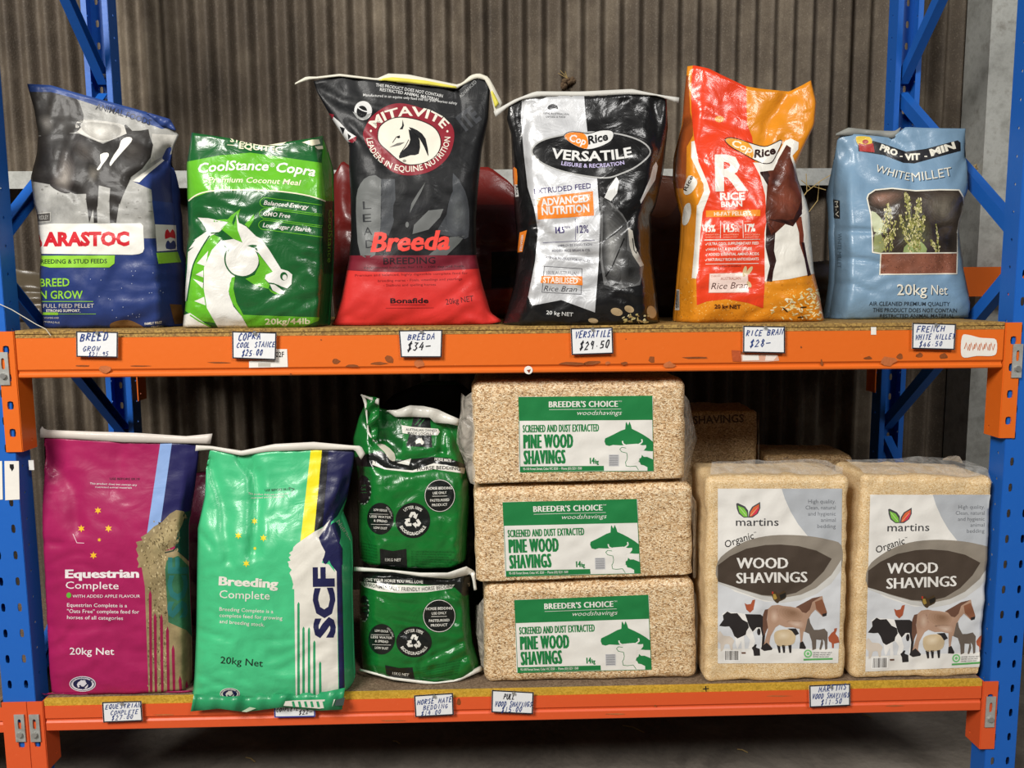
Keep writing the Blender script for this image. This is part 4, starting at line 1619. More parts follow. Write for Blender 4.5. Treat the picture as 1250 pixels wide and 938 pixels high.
bag, ob, S = sack('feed_bag', 'tall black and red feed bag with oval horse logo and pale yellow stitched top', 'feed bag',
                  [(405, 397), (409, 388), (417, 364), (426, 318), (428.5, 286), (428, 239), (426, 201), (426.5, 177), (415, 160), (400, 136), (387, 112.5), (382.5, 99)],
                  [(613, 392), (599, 382), (588, 345), (581.5, 312), (581, 267), (583.5, 231), (588, 184), (596, 145), (598, 106), (596, 97)],
                  A3((300, 55), (520, 82), (600, 88), (780, 108), (960, 130), (1000, 100), (1080, 66)), B3((120, 896), (600, 898), (1050, 893)), ZU, BK, a, amp=.0045, seed=9, Db=.17, lean=.05,
                  creases=[(A3((170, 130), (330, 210), (560, 260)), 6, .008), (A3((350, 330), (470, 440), (590, 590)), 5, .009), (A3((960, 130), (990, 230), (980, 340)), 7, .009), (B3((150, 470), (300, 500), (420, 545)), 3, .006),
                           (B3((960, 460), (800, 500), (700, 520)), 3, .006), (B3((100, 850), (250, 780)), 4, .006), (B3((1050, 860), (900, 800)), 4, .005), (A3((390, 80), (440, 200)), 5, .006)], topth=.04)
Yt = ytop[bag]
YEL, TAPE = M('#d9cf52', 'paper'), M('#d8d4c4', 'paper')
strip('top_tape', bag, A3((45, 108), (130, 80), (300, 62), (520, 86), (600, 94), (780, 112), (960, 132), (1000, 108), (1070, 72), (1118, 80), (1148, 135), (1180, 292)),
      A3((48, 98), (110, 62), (170, 63), (300, 47), (510, 73), (575, 45), (690, 51), (960, 107), (990, 99), (1040, 54), (1085, 43), (1140, 64), (1172, 120), (1218, 212)), Yt, TAPE, .006, 60, 'pale yellow paper tape sewn over the top edge')
strip('tape_fold', bag, A3((520, 84), (600, 90), (780, 108), (960, 130)), A3((545, 72), (600, 66), (780, 84), (958, 118)), Yt - .008, YEL, .003, 16)
strip('tape_fold', bag, A3((1152, 150), (1178, 240)), A3((1162, 140), (1200, 215)), Yt - .008, YEL, .003, 6)

# ------------------------------------------------------------------ 4 black and silver leisure feed bag
k4 = .184
A4, B4 = V2(600, 100, k4), V2(600, 245, k4)
f = 'vgloss'
o4 = 145 / k4
BK4, SIL, PUR, ORG, W4 = M('#161617', f), M('#c9cacc', 'foil'), M('#3b3166', f), M('#e98128', f), M('#d9d9d6', f)
a = Art(600, 100, k4)
a.poly([(205, 60), (330, 60), (612, 60), (622, 200), (636, 330), (700, 640), (716, 870), (722, 60 + o4), (712, 400 + o4), (686, 742 + o4), (462, 660 + o4), (270, 697 + o4), (243, 640 + o4), (290, 400 + o4), (308, 200 + o4), (285, 60 + o4), (240, 700), (215, 480), (195, 250)], SIL, 1)
el = [(268, 455), (330, 392), (480, 352), (650, 335), (820, 343), (960, 380), (1036, 430), (1047, 485), (965, 560), (860, 610), (760, 638), (600, 622), (430, 582), (310, 522)]
a.poly(el, BK4, 3, 4).line(el, 10, M('#a8a8a6', f), 4, True, 4)
lg = [(480, 362), (515, 334), (585, 336), (640, 346), (720, 324), (790, 324), (810, 350), (790, 395), (720, 432), (640, 450), (570, 432), (510, 397)]
a.poly(lg, W4, 5, 3).line(lg, 5, BK4, 6, True, 3)
a.poly([(484, 362), (517, 338), (585, 339), (622, 352), (640, 395), (632, 445), (570, 428), (512, 395)], ORG, 6, 2)
a.text('Cop', (512, 392), (622, 422), 46, W4, 7, .025, 0, .1).text('Rice', (642, 416), (776, 386), 52, BK4, 7, .035, 0, .15)
a.text('VERSATILE', (392, 502), (936, 496), 62, W4, 5, .03, -26)
a.text('LEISURE & RECREATION', (462, 552), (882, 548), 25, M('#c3b9e0', f), 5, .015, -20)
a.poly([(370, 170), (395, 148), (430, 155), (442, 180), (415, 175), (385, 185)], M('#3c3c3e', f), 4, 2)
a.text('100% AUSTRALIAN', (345, 215), (512, 222), 12, M('#5c5c5e', f), 4).text('OWNED & MADE', (360, 238), (490, 240), 12, M('#5c5c5e', f), 4)
a.text('EXTRUDED FEED', (285, 746), (662, 706), 34, PUR, 4, .015)
a.poly([(300, 768), (672, 726), (680, 100 + o4), (308, 126 + o4)], ORG, 3)
a.text('ADVANCED', (330, 826), (648, 794), 46, W4, 5, .035).text('NUTRITION', (334, 884), (650, 862), 50, W4, 5, .035)
a.poly([(828, 630), (846, 660), (832, 740), (792, 792), (748, 768), (780, 700)], W4, 3)
a.poly([(1090, 530), (1102, 560), (1085, 650), (1050, 705), (990, 808), (985, 790), (1050, 640), (1070, 560)], W4, 3)
a.poly([(140, 575), (168, 580), (172, 680), (148, 680)], ORG, 3, 2).poly([(148, 682), (172, 682), (182, 760), (160, 765)], W4, 3)
a.text('Rice', (160, 690), (165, 752), 14, BK4, 4, .03)
a.view(600, 245, k4)
a.poly([(720, -30), (800, 20), (870, 90), (905, 150), (930, 330), (1010, 440), (985, 560), (860, 585), (745, 560), (722, 400)], M('#6a6a6a', 'photog'), 2)
a.soft([(740, -10), (800, 40), (870, 110), (900, 190), (890, 400), (840, 560), (770, 540), (735, 380), (740, 180)], '#3c3c3c', '#9a9a98', 'photog', 2.2, 9, 3, (800, 330))
a.soft([(900, 330), (985, 440), (975, 540), (880, 570), (860, 480)], '#4a4a4a', '#222222', 'photog', 2.3, 6, 3)
a.poly([(905, 180), (935, 200), (950, 300), (1010, 430), (985, 440), (935, 360), (915, 300)], M('#b9b4aa', f), 3)
a.line([(735, 275), (820, 220), (905, 140)], 9, BK4, 4).line([(755, 505), (800, 440), (880, 250)], 8, BK4, 4)
a.line([(945, 220), (970, 300), (960, 350), (945, 330), (935, 250)], 6, BK4, 4)
a.text('14.5', (425, 218), (485, 214), 42, PUR, 4, 0, dup=5).text('MJ/kg', (486, 185), (524, 180), 14, PUR, 4).text('12%', (567, 216), (645, 212), 50, PUR, 4, .01)
a.line([(555, 120), (557, 262)], 3, PUR, 4).line([(340, 280), (685, 262)], 3, PUR, 4)
INK4 = M('#4d4a5c', f)
a.text('IMPROVES DIGESTION', (440, 308), (665, 298), 15, INK4, 4).text('ADDED RICE BRAN & OIL', (400, 342), (655, 334), 15, INK4, 4).text('VITAMINS & MINERALS FOR VITALITY', (330, 380), (655, 410), 15, INK4, 4)
a.line([(350, 436), (600, 452), (594, 622), (335, 608)], 4, M('#55545a', f), 3, True)
a.text('100% AUSTRALIAN', (365, 488), (575, 492), 22, M('#7b7a7e', f), 4)
a.poly([(330, 500), (602, 503), (604, 562), (325, 546)], ORG, 4)
a.text('STABILISED', (342, 545), (572, 552), 38, M('#efe6da', f), 5, .02)
a.text('Rice Bran', (345, 600), (566, 606), 36, M('#3a393d', f), 4, -.005, 0, .3)
a.text('20 kg NET', (363, 754), (540, 768), 24, W4, 4, .012)
TANP = M('#b79f79', f)
for q in ((830, 738, 40, 25), (913, 720, 33, 22), (674, 796, 33, 16), (1060, 740, 30, 42)):
    a.ell(*q, TANP, 3, rr.uniform(-.4, .4))
for i in range(26):
    a.ell(rr.uniform(870, 1040), rr.uniform(755, 812), rr.uniform(5, 16), rr.uniform(3, 8), M(rr.choice(('#c9b877', '#a58a5a', '#dfd3a0')), f), 3, rr.uniform(-1.5, 1.5), 8)
a.poly([(188, 212), (236, 196), (206, 340), (172, 345)], ORG, 3)
a.text('VERSATILE', (200, 225), (188, 335), 14, W4, 4, .02)
bag, ob, S = sack('feed_bag', 'shiny black bag with silver front panel and black oval, left of orange bag', 'feed bag',
                  B4((68, 826), (100, 740), (150, 560), (172, 400), (165, 200)) + A4((150, 800), (140, 600), (130, 350), (102, 250), (115, 150)),
                  B4((1115, 812), (1092, 600), (1062, 350), (1058, 100)) + A4((1090, 820), (1140, 600), (1170, 300), (1160, 88)),
                  A4((200, 112), (330, 92), (600, 95), (950, 80), (1100, 85)), B4((600, 829),), ZU, BK4, a, gl=(.13, .06), gr=(.90, .06), amp=.007, seed=12, Db=.17, lean=.06,
                  creases=[(B4((300, 170), (420, 260), (480, 345), (690, 380)), 4, .012), (B4((740, 270), (900, 140), (960, 60)), 4, .010), (A4((215, 150), (200, 420), (230, 700)), 5, .010), (A4((1090, 130), (1080, 400)), 5, .008),
                           (A4((960, 80), (860, 170)), 4, .006), (A4((330, 110), (220, 300)), 5, .006), (B4((760, 520), (980, 560)), 4, .006), (B4((850, 640), (1000, 690)), 4, .006), (B4((170, 190), (310, 170)), 4, .010),
                           (B4((120, 620), (240, 640)), 4, .006)])
strip('top_tape', bag, A4((28, 236), (110, 166), (200, 116), (330, 96), (610, 99), (950, 83), (1100, 93), (1240, 142)), A4((14, 195), (150, 118), (290, 63), (600, 64), (930, 47), (1100, 83), (1246, 104)), ytop[bag], M('#c9c7c0', 'paper'), .006, 40,
      'greyish white tape along the top edge')

# ------------------------------------------------------------------ 5 orange rice bran bag
A5, B5, C5 = V2(800, 70, K), V2(810, 150, K), V2(810, 250, K)
f = 'vgloss'
AMB, R5, W5, HB, HD = M('#dc8a20', f), M('#e0401f', f), M('#e6e2d8', f), M('#5e2e20', 'photog'), M('#2d1613', f)
P_A = V2(800, 70, K)
a = Art()
a.poly(A5((275, 20), (390, 40), (500, 110), (648, 170), (656, 480), (692, 570)) + B5((655, 300), (705, 400), (732, 520), (736, 700)) + C5((735, 100), (722, 600), (712, 742), (600, 702), (450, 676), (310, 692), (238, 720), (235, 520), (250, 450), (265, 200), (285, 0)) +
       B5((280, 640), (332, 500), (315, 430), (250, 280), (222, 130)) + A5((266, 480), (258, 380), (255, 240), (262, 100)), R5, 1)
a.poly(B5((200, 135), (222, 130), (250, 280), (315, 430), (334, 495), (280, 640)) + C5((285, 0), (265, 200), (250, 450), (235, 530), (203, 525), (222, 300), (240, 0)) + B5((245, 590), (288, 490), (285, 440), (198, 250)), W5, 2)
a.poly(B5((640, 285), (760, 290), (830, 200), (868, 130), (910, 112), (966, 140), (962, 190), (922, 235), (985, 420), (1045, 560), (1065, 700)) + C5((1070, 200), (1095, 490), (900, 532), (724, 552), (722, 200)) + B5((737, 700), (727, 520), (690, 380)), W5, 2)
a.poly(B5((880, 158), (912, 180), (906, 240), (940, 340), (985, 480), (992, 620), (945, 690), (925, 742), (870, 725), (800, 790), (770, 800)) + C5((735, 120),) + B5((728, 640), (742, 430), (688, 362), (740, 345), (785, 340), (820, 262)), HB, 3)
a.poly(B5((688, 352), (745, 345), (760, 380), (745, 450)), HD, 4)
a.poly(C5((735, 110), (800, 190), (790, 330), (806, 400), (785, 480), (776, 552), (735, 548), (760, 440), (728, 300)), HD, 3)
a.poly(B5((940, 690), (985, 670), (1002, 800)) + C5((1000, 280), (1025, 400), (1052, 500), (1030, 512), (1008, 390), (972, 280), (968, 200)), M('#7a3a28', 'photog'), 3)
a.poly(C5((985, 270), (1005, 270), (1028, 400), (1054, 502), (1030, 512), (1008, 390)), HD, 4)
a.poly(B5((740, 690), (870, 725), (925, 742), (990, 650), (985, 560), (930, 690), (860, 700)), HD, 4)
a.soft(B5((770, 470), (880, 430), (960, 520), (965, 620), (880, 690), (770, 660)), '#5e2e20', '#8a4a38', 'photog', 4, 8, 3)
a.soft(B5((850, 260), (900, 250), (925, 340), (900, 400), (840, 380)), '#5e2e20', '#7a4334', 'photog', 4, 6, 3)
a.soft(B5((760, 360), (820, 340), (850, 420), (800, 480), (750, 460)), '#5e2e20', '#3a1913', 'photog', 4, 6, 3)
a.soft(B5((800, 690), (900, 700), (930, 735), (860, 722)), '#3d1d16', '#1d0c0a', 'photog', 5, 4, 3)
for q_ in range(420):
    _x, _y = rr.uniform(824, 1004), rr.uniform(340, 392)
    a.ell(_x, _y, rr.uniform(.5, 1.3), rr.uniform(.4, .8), M(rr.choice(('#eaa94a', '#c47618', '#f0b860')), f), .5, rr.uniform(-1, 1), 5)
a.view(800, 70, K)
a.ell(458, 443, 33, 23, M('#e8a03a', f), 3)
a.poly([(195, 130), (236, 130), (250, 395), (268, 470), (270, 560), (225, 640), (218, 938), (120, 938), (130, 700), (195, 480)], M('#9a4a1c', f), 1)  # left gusset: shade on the amber painted in as brown
a.view(810, 150, K)
lg = [(438, 125), (470, 107), (540, 119), (620, 146), (720, 172), (785, 150), (836, 124), (842, 150), (805, 230), (772, 282), (720, 292), (650, 267), (560, 217), (480, 172)]
a.poly(lg, W5, 4, 3).line(lg, 6, HD, 6, True, 3)
a.poly([(442, 127), (470, 111), (540, 122), (604, 142), (640, 200), (634, 256), (560, 214), (482, 169)], M('#e59d35', f), 5, 2)
a.text('Cop', (482, 162), (628, 222), 46, M('#f3e9d2', f), 7, .025, 0, .1).text('Rice', (645, 250), (806, 216), 54, HD, 7, .035, -8, .15)
a.text('R', (370, 480), (606, 476), 240, W5, 4, .035)
a.text('RICE', (405, 553), (580, 550), 50, W5, 4, .03).text('BRAN', (412, 604), (563, 598), 38, W5, 4, .03)
a.poly([(303, 628), (692, 622), (692, 668), (303, 676)], M('#eb8b22', f), 3)
a.text('HI-FAT PELLETS', (362, 666), (626, 660), 26, M('#f1e6cf', f), 4, .02)
a.text('13%', (302, 783), (372, 781), 50, W5, 4, 0, dup=6).text('14.5', (430, 784), (506, 781), 56, W5, 4, 0, dup=6).text('MJ/kg', (508, 750), (558, 748), 18, W5, 4).text('DE', (510, 780), (542, 780), 24, W5, 4).text('17%', (582, 782), (656, 778), 56, W5, 4, 0, dup=6)
a.line([(566, 698), (570, 825)], 4, W5, 4).line([(408, 702), (406, 826)], 4, W5, 4)
for x in (302, 430, 582):
    a.text('PROTEIN', (x, 806), (x + 105, 804), 9, M('#f0b9a0', f), 4).text('ENERGY FAT', (x, 824), (x + 100, 822), 9, M('#f0b9a0', f), 4).text('MIN', (x, 712), (x + 40, 710), 9, M('#f0b9a0', f), 4)
a.line([(293, 838), (690, 834)], 4, W5, 4)
a.poly([(145, 480), (180, 380), (230, 400), (240, 440), (200, 500), (160, 515)], W5, 3, 3).text('Rice', (165, 490), (215, 385), 26, HD, 4, .02)
a.poly([(135, 720), (150, 600), (190, 575), (198, 650), (170, 725)], W5, 3, 3)
a.view(810, 250, K)
for t, (x0, y0, x1, y1) in (('ULTRA COOL SUPPLEMENTARY FEED', (320, 290, 680, 284)), ('HIGH FAT & ENERGY DENSE', (322, 329, 632, 324)), ('ADDED ESSENTIAL AMINO ACIDS', (320, 366, 682, 361)), ('NATURALLY RICH IN ANTIOXIDANTS', (318, 403, 680, 398))):
    a.text(t, (x0, y0), (x1, y1), 19, W5, 4, .015)
    a.line([(x0 - 20, y0 - 8), (x0 - 15, y0), (x0 - 6, y0 - 16)], 3.5, W5, 4)
a.line([(290, 255), (690, 248)], 4, W5, 4).line([(300, 425), (680, 420)], 4, W5, 4)
a.text('A GRAIN OF DIFFERENCE', (400, 448), (555, 445), 11, HD, 4)
a.poly([(330, 494), (602, 488), (608, 628), (323, 630)], M('#efd6cc', f), 3).line([(330, 494), (602, 488), (608, 628), (323, 630)], 4, M('#c99a8a', f), 4, True)
a.text('STABILISED', (340, 520), (410, 515), 14, M('#c07a66', f), 4).text('AUSTRALIAN', (408, 540), (552, 536), 20, M('#b05a48', f), 4)
a.text('Rice Bran', (340, 606), (602, 598), 46, M('#4a2018', f), 5, -.005, 0, .3)
for q in ((580, 478, 14, 40, .2), (615, 472, 14, 36, .6), (612, 570, 14, 26, -.5)):
    a.ell(q[0], q[1], q[2], q[3], M('#cdb88c', f), 5, q[4], 14)
a.text('20 kg NET', (364, 742), (552, 744), 27, M('#4a1a12', f), 4, .03)
for i in range(120):
    x = 730 + 400 * rr.random() ** .55
    y = 560 + 260 * rr.random()
    if y < 700 - (x - 800) * .45:
        continue
    a.ell(x, y, 15, 5.5, M(rr.choice(('#efe0a8', '#e3c982', '#f3e9c4', '#e8d69a')), f), 3, rr.uniform(-1.2, 1.2), 8)
for (x, y) in ((870, 752), (980, 805), (1000, 735)):
    a.ell(x, y, 26, 6, M('#3a2410', f), 4, rr.uniform(-.4, .8), 8)
a.barcode(86, 615, 112, 740, HD, W5, 3)
bag, ob, S = sack('feed_bag', 'orange and red rice bran bag with flared open top and brown horse', 'feed bag',
                  [(822.5, 393), (827, 340), (831, 300), (833, 262), (826, 236), (823, 215), (825, 185), (833, 150), (835, 120), (839, 81)],
                  [(1006, 392), (1000, 360), (993, 330), (989, 284), (988, 262), (984, 245), (974, 220), (971, 203), (983, 176), (994.5, 152), (996.5, 124), (990, 98)],
                  A5((275, 58), (380, 80), (480, 130), (640, 205), (750, 225), (960, 245), (1050, 200)), C5((300, 850), (700, 846), (1100, 838)), ZU, AMB, a, gl=(.13, .09), yoff=.14, amp=.0055, seed=15, Db=.17, lean=.05, belly=.45, topth=.12,
                  creases=[(A5((230, 395), (400, 450), (700, 525)), 3, .006), (A5((960, 250), (800, 480), (780, 620)), 7, .014), (B5((860, 130), (800, 300)), 6, .008), (B5((240, 220), (360, 370), (420, 500)), 4, .008),
                           (A5((830, 490), (960, 420), (1140, 410)), 3, .004), (B5((780, 480), (930, 560)), 5, .006), (C5((240, 620), (320, 600)), 4, .005), (C5((880, 600), (1050, 600)), 4, .006), (C5((250, 480), (330, 460)), 3, .004)])

# ------------------------------------------------------------------ 6 blue millet bag
A6, B6 = V2(1000, 140, K), V2(1000, 245, K)
f = 'gloss'
BL, BK6, CR6, SH = M('#7897b1', f), M('#18181b', f), M('#e6e2d2', f), M('#2b4054', f)
a = Art(1000, 140, K)
a.poly([(275, 175), (380, 186), (470, 212), (620, 266), (760, 246), (990, 184), (1010, 200), (1012, 260), (860, 300), (680, 350), (600, 345), (460, 290), (280, 262)], BK6, 2)
a.poly([(262, 165), (280, 155), (360, 160), (378, 190), (365, 222), (300, 232), (268, 200)], M('#dfbd2c', f), 3, 2)
a.poly([(280, 205), (330, 215), (385, 205), (396, 270), (288, 263)], M('#a8261f', f), 4)
a.ell(330, 195, 22, 16, M('#a8261f', f), 4)
a.text('PRO', (430, 250), (552, 298), 40, CR6, 4, .05).text('VIT', (612, 326), (722, 322), 42, CR6, 4, .05).text('MIN', (800, 298), (978, 240), 46, CR6, 4, .05)
a.rect(576, 296, 596, 304, CR6, 4).rect(752, 296, 772, 304, CR6, 4)
for (dx, dy, mt, l) in ((7, 5, SH, 3), (0, 0, CR6, 4)):
    a.text('WHITE', (398 + dx, 408 + dy), (640 + dx, 472 + dy), 54, mt, l, -.006, -3).text('MILLET', (664 + dx, 480 + dy), (952 + dx, 436 + dy), 62, mt, l, -.006, -3)
o6 = 105 / K
win = [(342, 600), (352, 572), (400, 540), (520, 528), (690, 546), (860, 538), (1000, 540), (1030, 590), (1034, 660), (1000, 760), (985, 850), (986, 230 + o6), (987, 376 + o6), (440, 379 + o6), (382, 370 + o6), (378, 230 + o6), (368, 100 + o6), (350, 640)]
a.poly(win, M('#40372f', 'photog'), 2)
a.line(win, 9, CR6, 4, True)
a.soft([(350, 590), (405, 548), (560, 540), (640, 570), (560, 640), (470, 680), (365, 660)], '#40372f', '#a17a68', 'photog', 2.3, 8, 3, (430, 590))
a.soft([(730, 560), (860, 545), (1000, 550), (1025, 640), (1000, 760), (900, 830), (780, 780), (720, 660)], '#40372f', '#7a7264', 'photog', 2.3, 8, 3)
a.soft([(560, 700), (760, 690), (830, 850), (760, 970), (600, 970), (520, 840)], '#40372f', '#5c6140', 'photog', 2.4, 7, 3)
a.soft([(860, 860), (980, 830), (980, 980), (870, 985)], '#40372f', '#25201c', 'photog', 2.4, 5, 3)
a.poly([(372, 690), (440, 740), (475, 820), (480, 840), (392, 838)], M('#c0c6a2', f), 3, 2)
a.poly([(395, 860), (440, 850), (470, 950), (440, 990), (392, 985)], M('#8a9060', 'photog'), 3, 2)
a.poly([(600, 985), (640, 915), (700, 900), (750, 930), (765, 988)], M('#93a468', f), 3, 2)
STK = ('#a8a45a', '#c9c184', '#8a8a44', '#d8cf9a', '#77793a')
for (x0, y0, x1, y1, wd, n) in ((470, 980, 490, 640, 42, 130), (680, 985, 620, 560, 40, 150), (690, 985, 715, 600, 48, 150), (650, 985, 580, 720, 24, 60), (700, 985, 750, 720, 24, 60), (840, 985, 800, 900, 18, 30), (500, 985, 545, 760, 20, 50), (855, 990, 835, 780, 10, 24)):
    a.line([(x0, y0), (x1, y1)], 5, M('#7d8a4a', f), 5)
    for i in range(n):
        u = rr.random() ** .8
        wq = wd * (0.35 + .65 * math.sin(math.pi * min(1, u * .9 + .12)))
        a.ell(x0 + (x1 - x0) * u + rr.gauss(0, wq * .45), y0 + (y1 - y0) * u, rr.uniform(3, 7), rr.uniform(6, 14), M(rr.choice(STK), f), 6 + i % 2, rr.uniform(-.5, .5), 6)
a.view(1000, 245, K)
a.poly([(440, 378), (986, 374), (982, 524), (432, 529)], M('#84523f', 'photo'), 5).line([(440, 378), (986, 374), (982, 524), (432, 529)], 8, CR6, 7, True)
for i in range(140):
    a.ell(rr.uniform(445, 975), rr.uniform(385, 518), 3, 3, M(rr.choice(('#4a2a20', '#a87460')), f), 6, n=5)
for (dx, dy, mt, l) in ((7, 5, SH, 3), (0, 0, CR6, 4)):
    a.text('20kg', (556 + dx, 676 + dy), (770 + dx, 674 + dy), 76, mt, l, .005).text('Net', (800 + dx, 672 + dy), (915 + dx, 674 + dy), 68, mt, l, 0)
DK6 = M('#22303f', f)
a.text('AIR CLEANED PREMIUM QUALITY', (356, 751), (935, 754), 28, DK6, 4, .005, 0, .08).text('THIS PRODUCT DOES NOT CONTAIN', (384, 796), (985, 800), 28, DK6, 4, .005, 0, .08).text('RESTRICTED ANIMAL MATERIAL', (433, 838), (965, 836), 26, DK6, 4, .005, 0, .08)
a.poly([(100, -10), (148, 0), (150, 130), (105, 125)], BK6, 3).text('M-V', (112, 5), (118, 118), 24, CR6, 4)
a.text('WHITE MILLET', (135, 235), (130, 480), 26, M('#4b6478', f), 3)
bag, ob, S = sack('feed_bag', 'pale blue millet bag with a seed-head picture window, far right on the upper shelf', 'feed bag',
                  [(1010, 391), (1014, 366), (1017, 347), (1018.5, 317), (1017, 282), (1018, 276), (1015.5, 232), (1019, 196), (1022, 171), (1028, 163)],
                  [(1193, 388), (1190, 372), (1184, 357), (1174, 310), (1170.5, 279), (1176, 251), (1186, 225), (1190, 188), (1187, 157)],
                  A6((300, 142), (450, 158), (520, 168), (590, 110), (620, 88), (760, 95), (900, 98)), B6((100, 862), (600, 858), (1050, 846)), ZU, BL, a, gl=(.13, .09), yoff=.26, xlim=(-9, 2.765), amp=.004, seed=21, Db=.17, lean=.05, belly=.5, topth=.1,
                  creases=[(B6((90, 215), (390, 218)), 2.5, .012), (B6((90, 430), (240, 410), (440, 450)), 2.5, .010), (B6((90, 598), (250, 600), (370, 660)), 2.5, .008), (A6((520, 170), (620, 240), (680, 540)), 6, .010),
                           (A6((1090, 130), (1050, 300), (960, 480)), 5, .007), (B6((850, 200), (940, 180)), 3, .010), (B6((860, 210), (900, 500), (830, 520)), 6, .006), (A6((100, 180), (300, 440), (400, 520)), 7, .006)])
strip('top_fold', bag, A6((118, 150), (180, 150), (350, 142), (520, 170), (560, 160)), A6((120, 135), (210, 92), (380, 112), (540, 118), (585, 88)), ytop[bag] + .004, M('#8b8c86', 'satin'), .004, 20, 'grey inner side of the folded top')

# ================================================================== lower shelf bags
k7 = .1972
A7, B7 = V2(30, 515, k7), V2(30, 675, k7)
o7 = 160 / k7


def scf_oval(a, cx, cy, rx, ry, white, navy):
    a.ell(cx, cy, rx, ry, white, 4).ell(cx, cy, rx * .93, ry * .9, navy, 5, inner=.93).ell(cx, cy, rx * .72, ry * .68, navy, 5)
    aussie(a, cx, cy, rx * .42, white, 6)
    a.poly([(cx - rx * .15, cy + ry * .1), (cx, cy + ry * .5), (cx + rx * .6, cy - ry * .55), (cx + rx * .7, cy - ry * .5), (cx + rx * .02, cy + ry * .75), (cx - rx * .28, cy + ry * .2)], navy, 7)
    a.arc('AUSTRALIAN MADE', (cx, cy), rx * .78, ry * .74, 190, 350, ry * .16, navy, 6)


f = 'poly'
MG, LB, NV, TN, YL, WH, GRN = M('#9f1d55', f), M('#86a4d6', f), M('#211f52', f), M('#94835f', 'photo'), M('#e9b52c', f), M('#e3dcdc', f), M('#35684a', 'photo')
a = Art(30, 515, k7)
a.poly([(845, 100), (917, 100), (843, 622), (758, 692)], LB, 1)
a.poly([(917, 100), (1110, 100), (1090, 400), (1060, 640), (940, 700), (843, 622)], NV, 1)
a.poly([(990, 560), (1060, 540), (1060, 900), (930, 790), (950, 650)], M('#1d4438', f), 2)
hp = [(756, 694), (800, 650), (850, 622), (900, 570), (940, 547), (985, 555), (1006, 596), (958, 645), (955, 735), (930, 770), (868, 800), (930, 790), (1020, 870), (1060, 1000), (1060, 860 + o7), (768, 866 + o7), (745, 210 + o7), (725, 90 + o7), (700, 905), (708, 880), (695, 850), (706, 830), (690, 790), (700, 770), (690, 745), (730, 735), (720, 715)]
a.poly(hp, TN, 2)
a.poly([(880, 860), (950, 830), (1020, 900), (1070, 1000), (1070, 560 + o7), (1000, 480 + o7), (890, 430 + o7), (870, 100 + o7)], GRN, 3)
a.soft([(770, 720), (850, 650), (940, 570), (985, 600), (940, 700), (860, 790), (800, 900), (730, 850)], '#94835f', '#b3a178', 'photo', 2.3, 6, 3)
for q_ in range(520):
    _u = rr.random()
    _y = rr.uniform(720, 1650)
    _x, _y = (rr.uniform(725 if _y < 900 else 765, 880), _y) if _u < .75 else (rr.uniform(800, 960), rr.uniform(600, 800))
    a.ell(_x, _y, rr.uniform(2, 6), rr.uniform(4, 12), M(rr.choice(('#6d5e40', '#a8966c', '#7d6f50', '#bdac84')), 'photo'), 2.9, rr.uniform(-1, 1), 5)
a.line([(868, 812), (920, 800), (945, 770)], 8, M('#1c2a20', f), 4)
a.text('SCF', (1000, 405 + o7), (1005, 30 + o7), 110, M('#2a6a68', f), 4, .04)
for (x, y) in ((778, 230), (808, 370), (847, 378), (885, 455), (920, 570), (962, 760), (1002, 790)):
    a.poly([(x - 9, y + 30 + o7), (x, y + o7), (x + 9, y + 30 + o7), (x + 14, 862 + o7), (x - 2, 862 + o7)], M('#8e1b43', f), 4)
for (x, y, r) in ((455, 550, 23), (352, 662, 24), (520, 662, 24), (463, 732, 13), (427, 828, 24)):
    star(a, x, y, r, YL, 6 if r > 15 else 8)
a.text('This product does not contain any', (405, 388), (696, 398), 12, WH, 4).text('restricted animal materials', (438, 410), (664, 415), 11, WH, 4)
a.text('USE BEFORE 09.19', (528, 360), (712, 362), 13, M('#3a1526', f), 4, .01)
a.line([(300, 695), (325, 750), (370, 752)], 4, M('#e0b9c4', f), 4)
a.view(30, 675, k7)
a.text('Equestrian', (252, 156), (710, 153), 50, WH, 4, .022, dup=5).text('Complete', (255, 222), (583, 226), 44, WH, 4, .003)
a.ell(275, 263, 15, 17, M('#5fae3a', f), 4)
a.text('WITH ADDED APPLE FLAVOUR', (298, 278), (716, 278), 18, WH, 4)
for i, t in enumerate((('Equestrian Complete is a', 635), ('"Oats Free" complete feed for', 710), ('horses of all categories', 610))):
    a.text(t[0], (264, 334 + i * 38), (t[1], 338 + i * 39), 22, WH, 4, .003)
a.text('20kg Net', (280, 630), (555, 632), 42, WH, 4, .008)
scf_oval(a, 360, 812, 82, 48, M('#d6d3da', f), M('#1f2148', f))
bag, ob, S = sack('feed_bag', 'magenta feed bag with yellow stars and white stitched top, at the lower left post', 'feed bag',
                  [(62, 849), (57, 815), (53, 760), (50, 715), (46, 665), (38.5, 620), (45, 584), (51, 552), (54, 534)],
                  [(235, 843), (234.5, 773), (232, 720), (231, 688), (231, 640), (238, 594), (243, 550), (242, 541)],
                  A7((320, 103), (600, 122), (900, 128)), [(150, 848)], ZL, MG, a, gr=(.93, .05), amp=.0035, seed=31, Db=.12, lean=.05, Df=.045, g0=.7, xlim=(.004, 9), nx=44, nz=84,
                  creases=[(A7((110, 180), (300, 400), (330, 650)), 9, .010), (A7((80, 740), (230, 760)), 4, .006), (B7((130, 450), (300, 480), (600, 440)), 5, .003), (A7((860, 800), (1000, 760)), 5, .006), (A7((600, 130), (560, 420)), 9, .006)])
strip('top_tape', bag, A7((96, 98), (320, 107), (600, 127), (900, 132), (1150, 137)), A7((95, 52), (112, 22), (122, 50), (320, 58), (700, 70), (1000, 90), (1163, 74)), ytop[bag], M('#d3cbc2', 'paper'), .006, 40, 'white crinkled paper tape sewn along the top')
